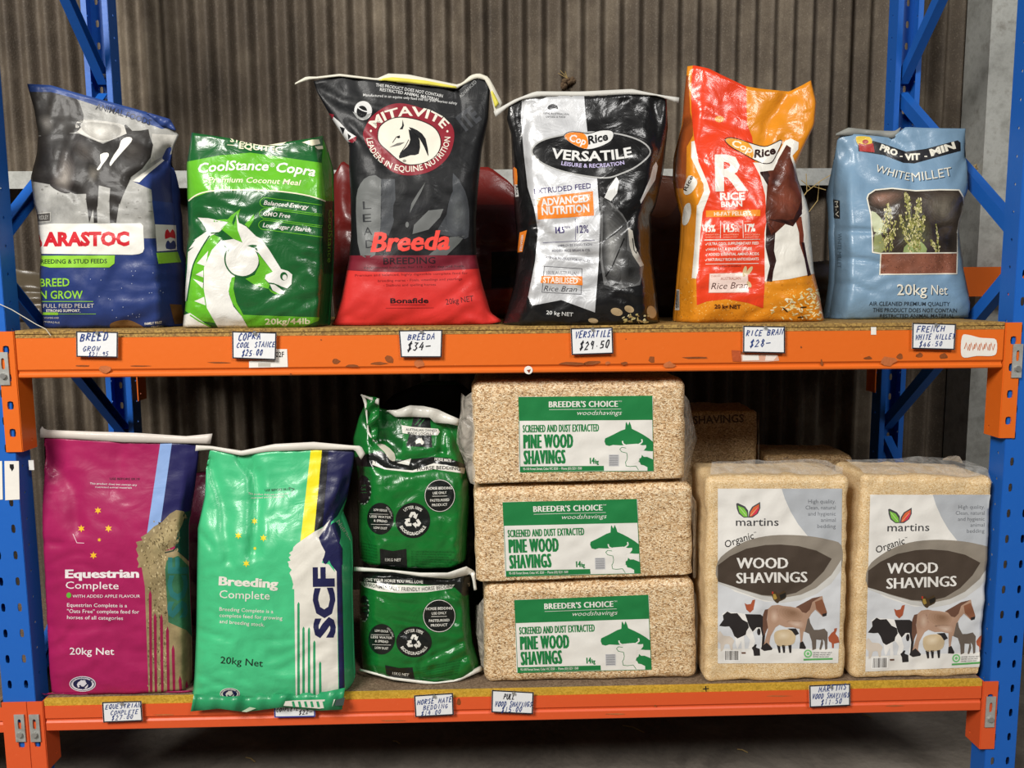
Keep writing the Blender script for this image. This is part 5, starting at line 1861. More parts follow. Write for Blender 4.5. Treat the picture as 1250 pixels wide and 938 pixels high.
strip('bottom_seam', bag, B7((105, 905), (400, 908), (700, 903), (1035, 872)), B7((150, 868), (400, 872), (750, 866), (1035, 852)), .03, M('#8d1b4c', f), .004, 30, wob=.004, zmin=.003)

# ------------------------------------------------------------------ green breeding complete
A8, B8 = V2(220, 530, .192), V2(220, 690, k7)
f = 'gloss'
G8, Y8, N8, W8, G8d = M('#43ba7e', f), M('#eedf1c', f), M('#1b1d48', f), M('#dcd8cd', f), M('#2a9460', f)
a = Art()
a.poly(A8((835, 60), (905, 60), (905, 100), (852, 622), (764, 684)), Y8, 1)
a.poly(A8((905, 60), (948, 60), (930, 300), (905, 590), (852, 622)), M('#17171d', f), 1)
a.poly(A8((946, 60), (1150, 60), (1110, 220), (1062, 400), (1000, 520), (960, 560), (930, 700), (985, 800), (905, 640), (905, 590)), N8, 1)
a.poly(A8((690, 825), (682, 812), (702, 805), (690, 785), (705, 770), (692, 758), (715, 742), (720, 720), (740, 700), (768, 680), (852, 622), (905, 595), (955, 545), (925, 600), (905, 650), (915, 700), (922, 760), (900, 820), (945, 830), (985, 880)) +
       B8((945, 0), (968, 40), (975, 500), (980, 850), (715, 850), (706, 150), (694, 148), (700, 120), (690, 80), (676, 50), (690, 30), (672, 10)), W8, 2)
a.poly(A8((880, 660), (945, 590), (990, 560), (1020, 620), (1010, 700), (960, 780), (925, 830), (905, 800), (922, 750)), N8, 3, 2)
a.poly(A8((1010, 690), (1032, 730), (1032, 830)) + B8((1000, 0), (1018, 790), (985, 850), (978, 500), (968, 40), (935, 0)) + A8((945, 800), (985, 740)), N8, 3)
for (x, y) in ((732, 228), (763, 380), (797, 384), (830, 466), (866, 596), (902, 788)):
    a.poly(B8((x - 7, y + 16), (x, y), (x + 7, y + 12), (x + 9, 850), (x - 7, 850)), G8d, 4)
a.view(220, 690, k7)
a.text('SCF', (953, 452), (946, 12), 118, N8, 5, .05)
a.text('Breeding', (238, 124), (606, 142), 52, W8, 4, .022, dup=5).text('Complete', (243, 204), (554, 214), 48, W8, 4, .003)
for i, t in enumerate((('Breeding Complete is a', 576), ('complete feed for growing', 632), ('and breeding stock.', 522))):
    a.text(t[0], (243, 283 + i * 38), (t[1], 299 + i * 41), 22, W8, 4, .004)
a.text('20kg Net', (248, 608), (510, 630), 42, M('#16241c', f), 4, .005)
scf_oval(a, 308, 797, 62, 36, W8, N8)
a.view(220, 530, .192)
for (x, y, r) in ((472, 555, 23), (370, 646, 24), (530, 662, 24), (475, 728, 13), (420, 824, 24)):
    star(a, x, y, r, M('#e8d21c', f), 6 if r > 15 else 8)
a.text('This product does not contain any', (432, 384), (690, 384), 12, W8, 4, 0, -6).text('restricted animal materials', (450, 412), (660, 404), 11, W8, 4)
a.text('USE BEFORE 09.19', (540, 366), (700, 358), 14, M('#1a4a30', f), 4, .01).line([(690, 340), (725, 350), (705, 368)], 4, M('#1a4a30', f), 4)
a.text('Nutrition', (990, 560), (1095, 700), 26, W8, 4)
bag, ob, S = sack('feed_bag', 'bright green feed bag with yellow stripe, its bottom flap hanging over the lower beam', 'feed bag',
                  [(235, 854), (237.5, 828), (239.7, 769), (240.7, 690), (241, 676), (241.5, 645), (249.8, 607), (251.7, 572), (256.5, 548)],
                  [(424, 847), (434, 838), (432.5, 800), (430.5, 729), (431, 690), (430, 664), (417, 630), (424, 607), (431, 568), (433, 549)],
                  A8((280, 115), (390, 138), (560, 112), (835, 100), (1000, 100)), B8((200, 850), (500, 842), (720, 834), (1000, 820)), ZL, G8, a, gr=(.925, .08), amp=.0045, seed=37, Db=.07, lean=.07, Df=.065, g0=.7, nx=48, nz=84, ymin=-.02,
                  creases=[(A8((395, 140), (480, 260), (490, 450), (465, 760)), 8, .020), (A8((190, 180), (260, 420), (310, 800)), 7, .010), (A8((610, 220), (600, 560)), 12, .006), (A8((110, 610), (200, 720)), 4, .008),
                           (A8((1060, 300), (960, 500), (900, 640)), 4, .014), (B8((110, 400), (300, 470)), 4, .005), (B8((500, 480), (700, 460)), 4, .004), (B8((110, 690), (260, 750)), 4, .005), (B8((980, 300), (1070, 260)), 4, .006)])
strip('top_tape', bag, A8((95, 109), (195, 99), (390, 139), (560, 112), (835, 101), (1110, 101), (1150, 165)), A8((100, 71), (200, 77), (390, 107), (600, 64), (850, 51), (1100, 74), (1150, 76), (1176, 125)), ytop[bag], M('#d9d4ca', 'paper'), .006, 50, 'white paper tape sewn along the dented top')
flap = strip('bottom_flap', bag, B8((64, 908), (240, 890), (400, 912), (640, 880), (860, 902), (1002, 896)), B8((85, 800), (300, 815), (500, 805), (720, 795), (900, 785), (1020, 760)), -.02, G8d, .004, 50, 'creased green flap below the bottom stitching', wob=.006,
      Yf=lambda u: -.028 + .006 * math.sin(u * 40))
a = Art(220, 690, k7)
a.poly([(640, 845), (720, 838), (960, 832), (940, 880), (860, 890), (640, 872)], W8, 1)
for i in range(7):
    x = 690 + i * 38
    a.poly([(x, 846), (x + 14, 844), (x + 24, 880), (x + 8, 882)], G8d, 2)
a.poly([(965, 835), (1020, 820), (1010, 870), (955, 872)], M('#3c4a48', f), 1)
a.poly([(380, 908), (430, 880), (470, 888), (410, 912)], M('#b9c9ae', f), 1)
merge_into(flap, on_plane(a, -.0375, 'flap_print', bag))

# ------------------------------------------------------------------ horse bedding bags, one on the other
k9 = .14925
A9, B9, C9 = V2(420, 470, k9), V2(420, 580, k9), V2(420, 700, k9)
f = 'vgloss'
G9, B9k, W9, G9d, G9m = M('#136b29', f), M('#151817', f), M('#dedcd2', f), M('#0f5421', f), M('#2a7a3a', f)


def recycle(a, cx, cy, s, mat, l=5):
    for k_ in range(3):
        r_ = k_ * 2 * math.pi / 3
        def q(x, y):
            return (cx + s * (x * math.cos(r_) - y * math.sin(r_)), cy + s * (x * math.sin(r_) + y * math.cos(r_)))
        a.poly([q(-.42, -.40), (q(-.18, -.86)), q(.20, -.86), q(.36, -.58), q(.52, -.68), q(.34, -.12), q(-.02, -.36), q(.12, -.44), q(.02, -.60), q(-.18, -.26)], mat, l)


def bedding_badges(a, c1, r1, c2, r2, c3, r3, c4, r4):
    x, y = c1
    a.ell(x, y, r1[0], r1[1], B9k, 3, n=40).ell(x, y, r1[0] * .97, r1[1] * .97, W9, 4, n=40, inner=.965)
    for t, dy, wd in (('HORSE BEDDING', -.38, .78), ('USE ONLY', -.10, .45), ('PASTEURISED', .34, .62), ('PRODUCT', .62, .5)):
        a.text(t, (x - r1[0] * wd, y + r1[1] * dy + 3), (x + r1[0] * wd, y + r1[1] * dy - 3), 20, W9, 5, .02)
    a.line([(x - r1[0] * .48, y + 4), (x + r1[0] * .46, y + 2)], 4, W9, 5)
    x, y = c2
    a.ell(x, y, r2[0], r2[1], B9k, 3, n=40)
    recycle(a, x, y, r2[1] * .56, W9)
    a.arc('UTTER 100%', (x, y), r2[0] * .68, r2[1] * .66, 228, 312, 24, W9, 5, .03)
    a.arc('BIODEGRADABLE', (x, y), r2[0] * .84, r2[1] * .84, 155, 25, 24, W9, 5, .03)
    x, y = c3
    a.ell(x, y, r3[0], r3[1], B9k, 3, n=40)
    for t, dy, wd in (('LOW ODOUR', -.5, .5), ('LESS WATER', -.08, .8), ('& SPREAD', .18, .5), ('LOW DUST', .62, .5)):
        a.text(t, (x - r3[0] * wd, y + r3[1] * dy), (x + r3[0] * wd, y + r3[1] * dy + 8), 18, W9, 5, .015)
    a.line([(x - r3[0] * .8, y - r3[1] * .3), (x + r3[0] * .6, y - r3[1] * .28)], 3, W9, 5).line([(x - r3[0] * .7, y + r3[1] * .35), (x + r3[0] * .7, y + r3[1] * .38)], 3, W9, 5)
    a.arc('LONG LASTING', (x, y), r3[0] * .8, r3[1] * .8, 300, 350, 14, W9, 5)
    x, y = c4
    a.ell(x, y, r4[0], r4[1], B9k, 3)
    for i in range(9):
        an = R(-40 + i * 24)
        a.ell(x + r4[0] * .95 * math.cos(an), y + r4[1] * .95 * math.sin(an), 10, 5, M('#8fa592', f), 4, an + 1.1, 8)
    a.text('EST', (x - 22, y - 30), (x + 22, y - 30), 14, G9m, 4).text('2006', (x - 22, y), (x + 22, y), 14, G9m, 4).line([(x - 30, y + 20), (x + 30, y + 20)], 3, G9m, 4)


# lower of the two
a = Art(420, 700, k9)
a.poly([(60, 0), (400, -20), (620, 20), (880, 40), (1080, -20), (1090, 150), (980, 190), (900, 112), (640, 92), (310, 92), (60, 60)], B9k, 1)
a.text('LOVE YOUR HORSE YOU WILL LOVE', (165, 62), (645, 84), 23, W9, 4, .02, -2)
a.poly([(110, 62), (310, 90), (640, 104), (905, 92), (880, 125), (680, 155), (450, 162), (280, 146), (165, 112)], W9, 2)
a.text('ENVIRONMENTALLY FRIENDLY HORSE BEDDING', (135, 96), (905, 112), 30, B9k, 4, .005, -42)
star(a, 1030, 92, 26, W9, 5)
bedding_badges(a, (778, 350), (135, 136), (572, 562), (145, 126), (308, 540), (108, 125), (165, 290), (40, 110))
a.poly([(335, 752), (450, 775), (560, 770), (582, 900), (420, 870), (345, 825)], B9k, 2)
a.text('15KG NET', (395, 828), (530, 842), 20, W9, 4, .01)
for i in range(6):
    a.text('PUT A BALE OF BEDDING DOWN AND SEE HOW FAR IT GOES', (600 + i * 4, 790 + i * 18), (960 - i * 6, 716 + i * 22), 12, G9d, 3)
LOWB = dict(gl=(.14, .08), gr=(.93, .05), Df=.07, Db=.18, nx=48, nz=56)
bag, ob, S = sack('bedding_bag', 'green horse bedding bag at the bottom of its pair, another bag on top of it', 'bedding bag',
                  C9((160, 790), (130, 500), (125, 200), (125, 30)), C9((1125, 775), (1055, 560), (1032, 350), (1022, 150), (1040, 14)), C9((400, 20), (620, 45), (850, 58)), C9((150, 805), (400, 872), (700, 908), (900, 897)), ZL, G9, a, amp=.006, seed=41,
                  topth=.75, lean=.0, belly=.8, g0=.75,
                  creases=[(C9((620, 730), (800, 640), (1000, 560)), 4, .007), (C9((640, 640), (850, 560)), 4, .005), (C9((700, 800), (1000, 680)), 4, .006), (C9((880, 130), (980, 190), (1030, 300)), 5, .012), (C9((250, 180), (500, 240), (800, 200)), 5, .003)], **LOWB)
y9 = bag.location.y + .02
yq = bag.location.y
strip('bottom_seam', bag, C9((120, 796), (400, 874), (700, 913), (900, 902), (1142, 792)), C9((130, 780), (400, 852), (750, 892), (900, 872), (1120, 755)), y9 - .03, W9, .004, 40, 'white seam along the bottom', Yf=lambda u: yq - .060 * math.sin(math.pi * u) ** .4 - .002 + .05 * max(0, .1 - u) + .05 * max(0, u - .9), zmin=.003)
strip('top_seam', bag, B9((80, 787), (400, 797), (620, 832), (870, 852), (1036, 814), (1050, 860), (1062, 945)), B9((80, 752), (300, 768), (620, 800), (850, 800), (1000, 748), (1070, 788), (1086, 940)), y9 - .06, W9, .005, 50, 'white folded seam along the top',
      Yf=lambda u: yq - .080 * math.sin(math.pi * min(1, u * 1.15)) ** .6 - .004 if u < .87 else yq - .03)
# upper of the two
a = Art(420, 470, k9)
a.poly([(60, 600), (300, 540), (420, 620), (720, 590), (860, 600), (1010, 660), (1010, 700), (740, 660), (560, 700), (330, 680), (60, 660)], B9k, 2)
a.poly([(235, 618), (335, 680), (560, 702), (735, 642), (990, 682), (982, 727), (740, 692), (560, 718), (330, 692), (230, 655)], W9, 3)
a.text('HORSE BEDDING', (600, 706), (948, 704), 28, B9k, 5, .02, 12)
a.text('NTAL', (255, 640), (335, 678), 26, B9k, 5, .02)
a.text('HORSE MATE', (740, 618), (875, 632), 22, W9, 4, .02)
a.poly([(570, 262), (702, 265), (722, 512), (508, 502)], B9k, 2)
a.line([(580, 330), (640, 265)], 5, G9m, 4).line([(610, 340), (665, 270)], 5, G9m, 4)
a.poly([(470, 330), (560, 345), (768, 360), (782, 385), (765, 412), (600, 412), (478, 396)], W9, 4)
a.text('AUSTRALIAN OWNED', (505, 376), (755, 386), 19, B9k, 5, .02).text('MADE LOCALLY', (520, 404), (738, 410), 19, B9k, 5, .02)
aussie(a, 618, 462, 36, W9, 4)
a.poly([(270, 490), (330, 490), (410, 560), (415, 625), (370, 610), (330, 550)], M('#c3bfae', f), 3, 2)
a.poly([(430, 640), (550, 600), (530, 660)], W9, 4)
a.poly([(310, 200), (420, 210), (470, 330), (480, 500), (420, 560), (330, 440)], G9d, 1, 2)  # shade inside the folded top, painted as a darker green
a.view(420, 580, k9)
bedding_badges(a, (783, 170), (127, 135), (563, 372), (142, 145), (298, 358), (108, 130), (160, 125), (62, 120))
a.poly([(292, 603), (400, 622), (510, 604), (518, 800), (300, 790)], B9k, 2)
a.text('15KG NET', (335, 704), (466, 706), 22, W9, 4, .012)
for i in range(7):
    a.text('PUT A BALE OF BEDDING DOWN AND SEE HOW FAR IT GOES', (550, 634 + i * 20), (905 - (i % 3) * 25, 640 + i * 21), 14, G9d, 3)
    a.text('SEE HOW FAR IT GOES', (130, 560 + i * 24), (270, 590 + i * 24), 12, G9d, 3)
zs9 = at(500, 697, y9 - .07).z
bag, ob, S = sack('bedding_bag', 'green horse bedding bag with crumpled white-edged top, stacked on another bag', 'bedding bag',
                  B9((125, 760), (115, 500), (110, 200)) + A9((110, 720), (80, 560), (75, 440), (120, 270), (180, 135)), B9((1000, 735), (1012, 500), (1030, 200)) + A9((1020, 800), (988, 650), (940, 500), (935, 305)),
                  A9((290, 195), (420, 225), (540, 180), (650, 180), (800, 220)), B9((400, 780), (620, 806), (850, 806)), zs9, G9, a, amp=.006, seed=44, yoff=y9, lean=.03, topth=.06, belly=.45, g0=.75,
                  creases=[(A9((235, 620), (335, 690), (560, 712), (735, 650), (985, 690)), 4, .010), (A9((420, 620), (560, 640), (800, 560)), 6, .016), (A9((330, 440), (470, 560), (560, 660)), 6, .012), (A9((830, 330), (790, 540)), 5, .012),
                           (A9((190, 250), (250, 480)), 5, .010), (B9((290, 0), (320, 480)), 7, -.006), (B9((900, 100), (910, 720)), 8, -.006), (A9((880, 350), (920, 520)), 4, .010)], **LOWB)
strip('top_tape', bag, A9((345, 212), (420, 262), (560, 262), (700, 268), (740, 310), (850, 318), (930, 335)), A9((370, 208), (430, 205), (540, 168), (650, 174), (760, 198), (860, 245), (942, 280)), y9 + .01, W9, .004, 40, 'white crumpled top edge', wob=.006)
strip('corner_flap', bag, A9((150, 110), (168, 150), (185, 280), (190, 390), (240, 470)), A9((135, 78), (280, 105), (290, 190), (275, 380), (268, 470)), y9 - .015, G9, .004, 24, 'green corner standing up', wob=.008)
strip('flap_edge', bag, A9((140, 82), (165, 155), (183, 280), (190, 395), (235, 460)), A9((175, 92), (190, 160), (194, 285), (205, 385), (262, 470)), y9 - .02, W9, .003, 16, 'white edge of the corner')
strip('flap_edge', bag, A9((135, 88), (200, 118), (285, 165)), A9((140, 75), (210, 100), (288, 112)), y9 - .021, W9, .003, 10, 'white edge of the corner')
# ================================================================== wood shaving bales


def bale(name, label, cat, corners, yf, depth, mat, r=.022, amp=.003, seed=1, parts=(), group=None, zfloor=None, base=None, xmax=9, body='shavings_block', nxyz=(46, 28, 14), sag=0.0):
    """compressed block with rounded edges; corners are the traced front face TL TR BR BL"""
    c = [at(p[0], p[1], yf) for p in corners]
    if zfloor is not None:
        c[2].z = max(c[2].z, zfloor)
        c[3].z = max(c[3].z, zfloor)
        c[2].z, c[3].z = zfloor, zfloor
    w_ = (c[1] - c[0]).length
    h_ = (c[0] - c[3]).length

    def axis(n, L_):
        e = [0, r * .3, r * .6, r * .85, r]
        inner = [r + (L_ - 2 * r) * i / n for i in range(1, n)]
        return e + inner + [L_ - q for q in e[::-1]]
    ax, az, ay = axis(nxyz[0], w_), axis(nxyz[1], h_), axis(nxyz[2], depth)
    V, F, key = [], [], {}

    def vert(x, y, z):
        k = (round(x, 6), round(y, 6), round(z, 6))
        if k in key:
            return key[k]
        p = Vector((x, y, z))
        q = Vector((min(max(x, r), w_ - r), min(max(y, r), depth - r), min(max(z, r), h_ - r)))
        n = (p - q)
        n = n.normalized() if n.length > 1e-9 else Vector((0, 0, 0))
        p2 = q + n * r
        s_ = seed * 13.7
        nz_ = noise.noise((p2.x * 9 + s_, p2.y * 9, p2.z * 9)) * 1.3 + noise.noise((p2.x * 30 + s_, p2.y * 30, p2.z * 30)) * .6 + (0.5 - 2 * abs(noise.noise((p2.x * 16 + s_, p2.y * 12, p2.z * 22)))) * .5
        p2 = p2 + n * (amp * nz_)
        u, v_ = p2.x / w_, p2.z / h_
        bot = c[3].lerp(c[2], u)
        top = c[0].lerp(c[1], u)
        P = bot.lerp(top, v_)
        P = Vector((P.x, yf + p2.y, P.z))
        if zfloor is not None:
            P.z = max(P.z, zfloor + .0012)
        if base is not None:
            P.z = max(P.z, base(P.x))
        P.x = min(P.x, xmax)
        key[k] = len(V)
        V.append(P)
        return key[k]
    for z in (0, h_):
        for i in range(len(ax) - 1):
            for j in range(len(ay) - 1):
                q = [vert(ax[i], ay[j], z), vert(ax[i + 1], ay[j], z), vert(ax[i + 1], ay[j + 1], z), vert(ax[i], ay[j + 1], z)]
                F.append(tuple(q if z else q[::-1]))
    for y in (0, depth):
        for i in range(len(ax) - 1):
            for j in range(len(az) - 1):
                q = [vert(ax[i], y, az[j]), vert(ax[i + 1], y, az[j]), vert(ax[i + 1], y, az[j + 1]), vert(ax[i], y, az[j + 1])]
                F.append(tuple(q[::-1] if y else q))
    for x in (0, w_):
        for i in range(len(ay) - 1):
            for j in range(len(az) - 1):
                q = [vert(x, ay[i], az[j]), vert(x, ay[i + 1], az[j]), vert(x, ay[i + 1], az[j + 1]), vert(x, ay[i], az[j + 1])]
                F.append(tuple(q if x else q[::-1]))
    root = thing(name, label, cat, ((c[2].x + c[3].x) / 2, yf, min(c[2].z, c[3].z)), group)
    S = surface_of(V, F)
    build(body, V, F, mat, None, root, True, S.n)
    return root, S, c


def print_on(S, art, name, root, label=None, step=.00012, lift=.0012):
    v_, n_, f_, m_, mm = S.lay(art, step, lift)
    return build(name, v_, f_, mm, m_, root, True, n_, label)


def sheet(name, parent, rows, mat, n=10, wob=.004, seed=0):
    """thin crumpled film through rows of 3D points (each row: list of points)"""
    rows = [[Vector(p) for p in rw] for rw in rows]
    R_, C_ = len(rows), len(rows[0])

    def samp(u, v_):
        i = min(int(u * (R_ - 1)), R_ - 2)
        j = min(int(v_ * (C_ - 1)), C_ - 2)
        fu, fv = u * (R_ - 1) - i, v_ * (C_ - 1) - j
        return rows[i][j].lerp(rows[i][j + 1], fv).lerp(rows[i + 1][j].lerp(rows[i + 1][j + 1], fv), fu)
    vs, fs = [], []
    for a_ in range(n + 1):
        for b_ in range(2 * n + 1):
            p = samp(a_ / n, b_ / (2 * n))
            q = noise.noise_vector((p.x * 14 + seed, p.y * 14, p.z * 14))
            vs.append(p + q * wob * (1 if 0 < a_ else 0.2))
    W_ = 2 * n + 1
    for a_ in range(n):
        for b_ in range(2 * n):
            fs.append((a_ * W_ + b_, a_ * W_ + b_ + 1, (a_ + 1) * W_ + b_ + 1, (a_ + 1) * W_ + b_))
    return build(name, vs, fs, mat, None, parent, True)


f = 'paper'
PG, PW, PK, PGR = M('#1f7a41', f), M('#e2dfd8', f), M('#2a2a2c', f), M('#9a9a9c', f)


def pine_label(fn):
    a = Art(0, 0, .16, fn)
    a.rect(82, 56, 1104, 632, PW, 0)
    a.poly([(82, 60), (1098, 55), (1102, 238), (86, 241)], PG, 1)
    a.line([(82, 60), (1098, 55), (1108, 628), (92, 634)], 4, PG, 2, True)
    a.text("BREEDER'S CHOICE", (312, 138), (838, 136), 44, PW, 3, .0, space=1.08, dup=5).line([(314, 156), (862, 153)], 3, PW, 3)
    a.text('TM', (842, 100), (866, 100), 10, PW, 3)
    a.text('woodshavings', (528, 198), (868, 198), 34, PW, 3, -.004, 0, .3)
    a.text('SCREENED AND DUST EXTRACTED', (112, 330), (694, 324), 56, PG, 3, .0, space=1.12, dup=5)
    a.text('PINE WOOD', (116, 452), (498, 448), 104, PG, 3, .004, space=1.2, dup=12).text('SHAVINGS', (118, 574), (440, 568), 104, PG, 3, .004, space=1.2, dup=12)
    a.text('14', (624, 572), (662, 571), 46, PG, 3, 0, dup=6).text('kg', (664, 572), (692, 571), 34, PG, 3, 0, dup=4)
    a.poly([(92, 590), (730, 588), (732, 626), (92, 632)], PG, 1)
    a.text('95-100 Forest Street, Colac VIC 3250  -  Phone (03) 5231 1500', (114, 618), (562, 615), 18, PW, 3, .012)
    a.poly([(735, 400), (740, 378), (800, 350), (862, 318), (893, 308), (897, 262), (902, 252), (915, 278), (926, 250), (938, 280), (944, 305), (985, 325), (1030, 350), (1075, 380), (1104, 405), (1106, 482), (1050, 474), (1010, 470), (985, 440), (925, 428), (860, 432), (800, 428), (772, 436), (745, 428)], PG, 2)
    a.poly([(905, 425), (985, 420), (1022, 432), (1052, 430), (1052, 448), (1035, 470), (1002, 478), (1000, 540), (1000, 560), (960, 575), (905, 560), (912, 500), (880, 485), (858, 462), (870, 448), (900, 455)], PW, 3)
    a.line([(872, 398), (880, 422), (910, 435)], 10, PW, 4, sm=3).line([(1018, 385), (1020, 408), (985, 432)], 10, PW, 4, sm=3)
    a.line([(900, 452), (868, 446), (852, 460), (865, 480), (905, 490), (910, 520), (905, 545), (895, 560), (900, 590), (930, 594), (975, 590), (995, 622)], 4, PG, 4)
    a.line([(1105, 480), (1050, 478)], 4, PW, 3)
    a.poly([(1000, 535), (1015, 525), (1020, 505), (1035, 520), (1060, 520), (1106, 540), (1108, 628), (1062, 628), (1062, 600), (1035, 585), (1012, 580), (1005, 562), (993, 556)], PG, 3)
    a.rect(768, 502, 846, 592, M('#c9c9ca', f), 3)
    for i in range(14):
        a.rect(772, 506 + i * 6, 840, 506 + i * 6 + (2 if i % 3 else 4), M('#77777b', f), 4)
    return a


LQ = [(82, 60), (1098, 55), (1108, 628), (92, 634)]
yb = atz(720, 833, 0).y + .0
specs = [
    ('lowest', [(590, 716), (849, 707), (852, 830), (591, 836)], [(628, 733), (791, 726.5), (795, 817.5), (632, 821.5)], 0.0),
    ('middle', [(577, 597), (846, 590), (848, 711), (581, 720)], [(613.7, 613.6), (777, 609.5), (781.5, 700), (618, 704)], None),
    ('top', [(576, 466), (838, 463), (838, 592), (576, 598)], [(633, 485), (796, 483.5), (797.5, 575), (635, 576.5)], None)]
where = {'lowest': 'bottom bale of pine shavings with a green label, resting on the lower shelf', 'middle': 'pine shavings bale with a green label, middle of its stack of three',
         'top': 'pine shavings bale with a green label, topmost of its stack under the orange beam'}
pine = []
base = None
for nm, cr, lq, zf in specs:
    root, S, c = bale('shavings_bale', where[nm], 'bale', cr, yb, .34, MAT_PINE, .027, .0035, {'lowest': 1, 'middle': 2, 'top': 3}[nm], zfloor=zf, base=base)
    base = (lambda A, B: (lambda x: A.z + (B.z - A.z) * (x - A.x) / (B.x - A.x) + .014))(c[0], c[1])
    print_on(S, pine_label(quadmap(LQ, lq)), 'printed_label', root, 'green and white printed label')
    pine.append((root, c))
# loose ends of the clear wrap
root, c = pine[2]
sheet('plastic_wrap', root, [[at(584, 472, yb + .006), at(580, 530, yb + .012), at(580, 592, yb + .01)], [at(568, 485, yb + .03), at(563, 535, yb + .03), at(575, 590, yb + .03)], [at(563, 480, yb + .06), at(558, 540, yb + .06), at(573, 585, yb + .05)]], MAT_FILM, 12, .005)
sheet('plastic_wrap', root, [[at(828, 470, yb + .004), at(833, 530, yb + .006), at(832, 590, yb + .01)], [at(840, 488, yb + .07), at(846, 535, yb + .07), at(838, 586, yb + .06)], [at(842, 490, yb + .15), at(851, 536, yb + .15), at(840, 580, yb + .12)]], MAT_FILM, 12, .005, 3)
root, c = pine[1]
sheet('plastic_wrap', root, [[at(842, 600, yb + .004), at(846, 650, yb + .006), at(846, 705, yb + .01)], [at(850, 612, yb + .06), at(851, 655, yb + .07), at(849, 705, yb + .06)], [at(848, 615, yb + .14), at(850, 660, yb + .15), at(852, 700, yb + .12)]], MAT_FILM, 10, .005, 5)
root, c = pine[0]
sheet('plastic_wrap', root, [[at(596, 724, yb + .006), at(597, 770, yb + .008), at(600, 826, yb + .01)], [at(584, 740, yb + .06), at(581, 775, yb + .06), at(588, 812, yb + .05)], [at(580, 738, yb + .14), at(578, 770, yb + .15), at(590, 800, yb + .12)]], MAT_FILM, 10, .005, 7)
sheet('plastic_wrap', root, [[at(846, 718, yb + .004), at(850, 770, yb + .006), at(850, 822, yb + .01)], [at(851, 728, yb + .05), at(852, 772, yb + .05), at(851, 815, yb + .05)]], MAT_FILM2, 10, .004, 8)

# ------------------------------------------------------------------ upright bales with the animal label
BRN, TAU, G1, G2, TXT, BLKM, HORS, HORD = M('#4a3f36', f), M('#8f867a', f), M('#b9bbbd', f), M('#d3d5d8', f), M('#4c4c4e', f), M('#2c2828', f), M('#b08e78', f), M('#6b4b3c', f)
WM, SHEEP, DONK, HEN, HEN2, LFG, LFR = M('#e6e3dd', f), M('#cbb592', f), M('#6a5f56', f), M('#a8573a', f), M('#4a3a26', f), M('#7fc04a', f), M('#d9683f', f)


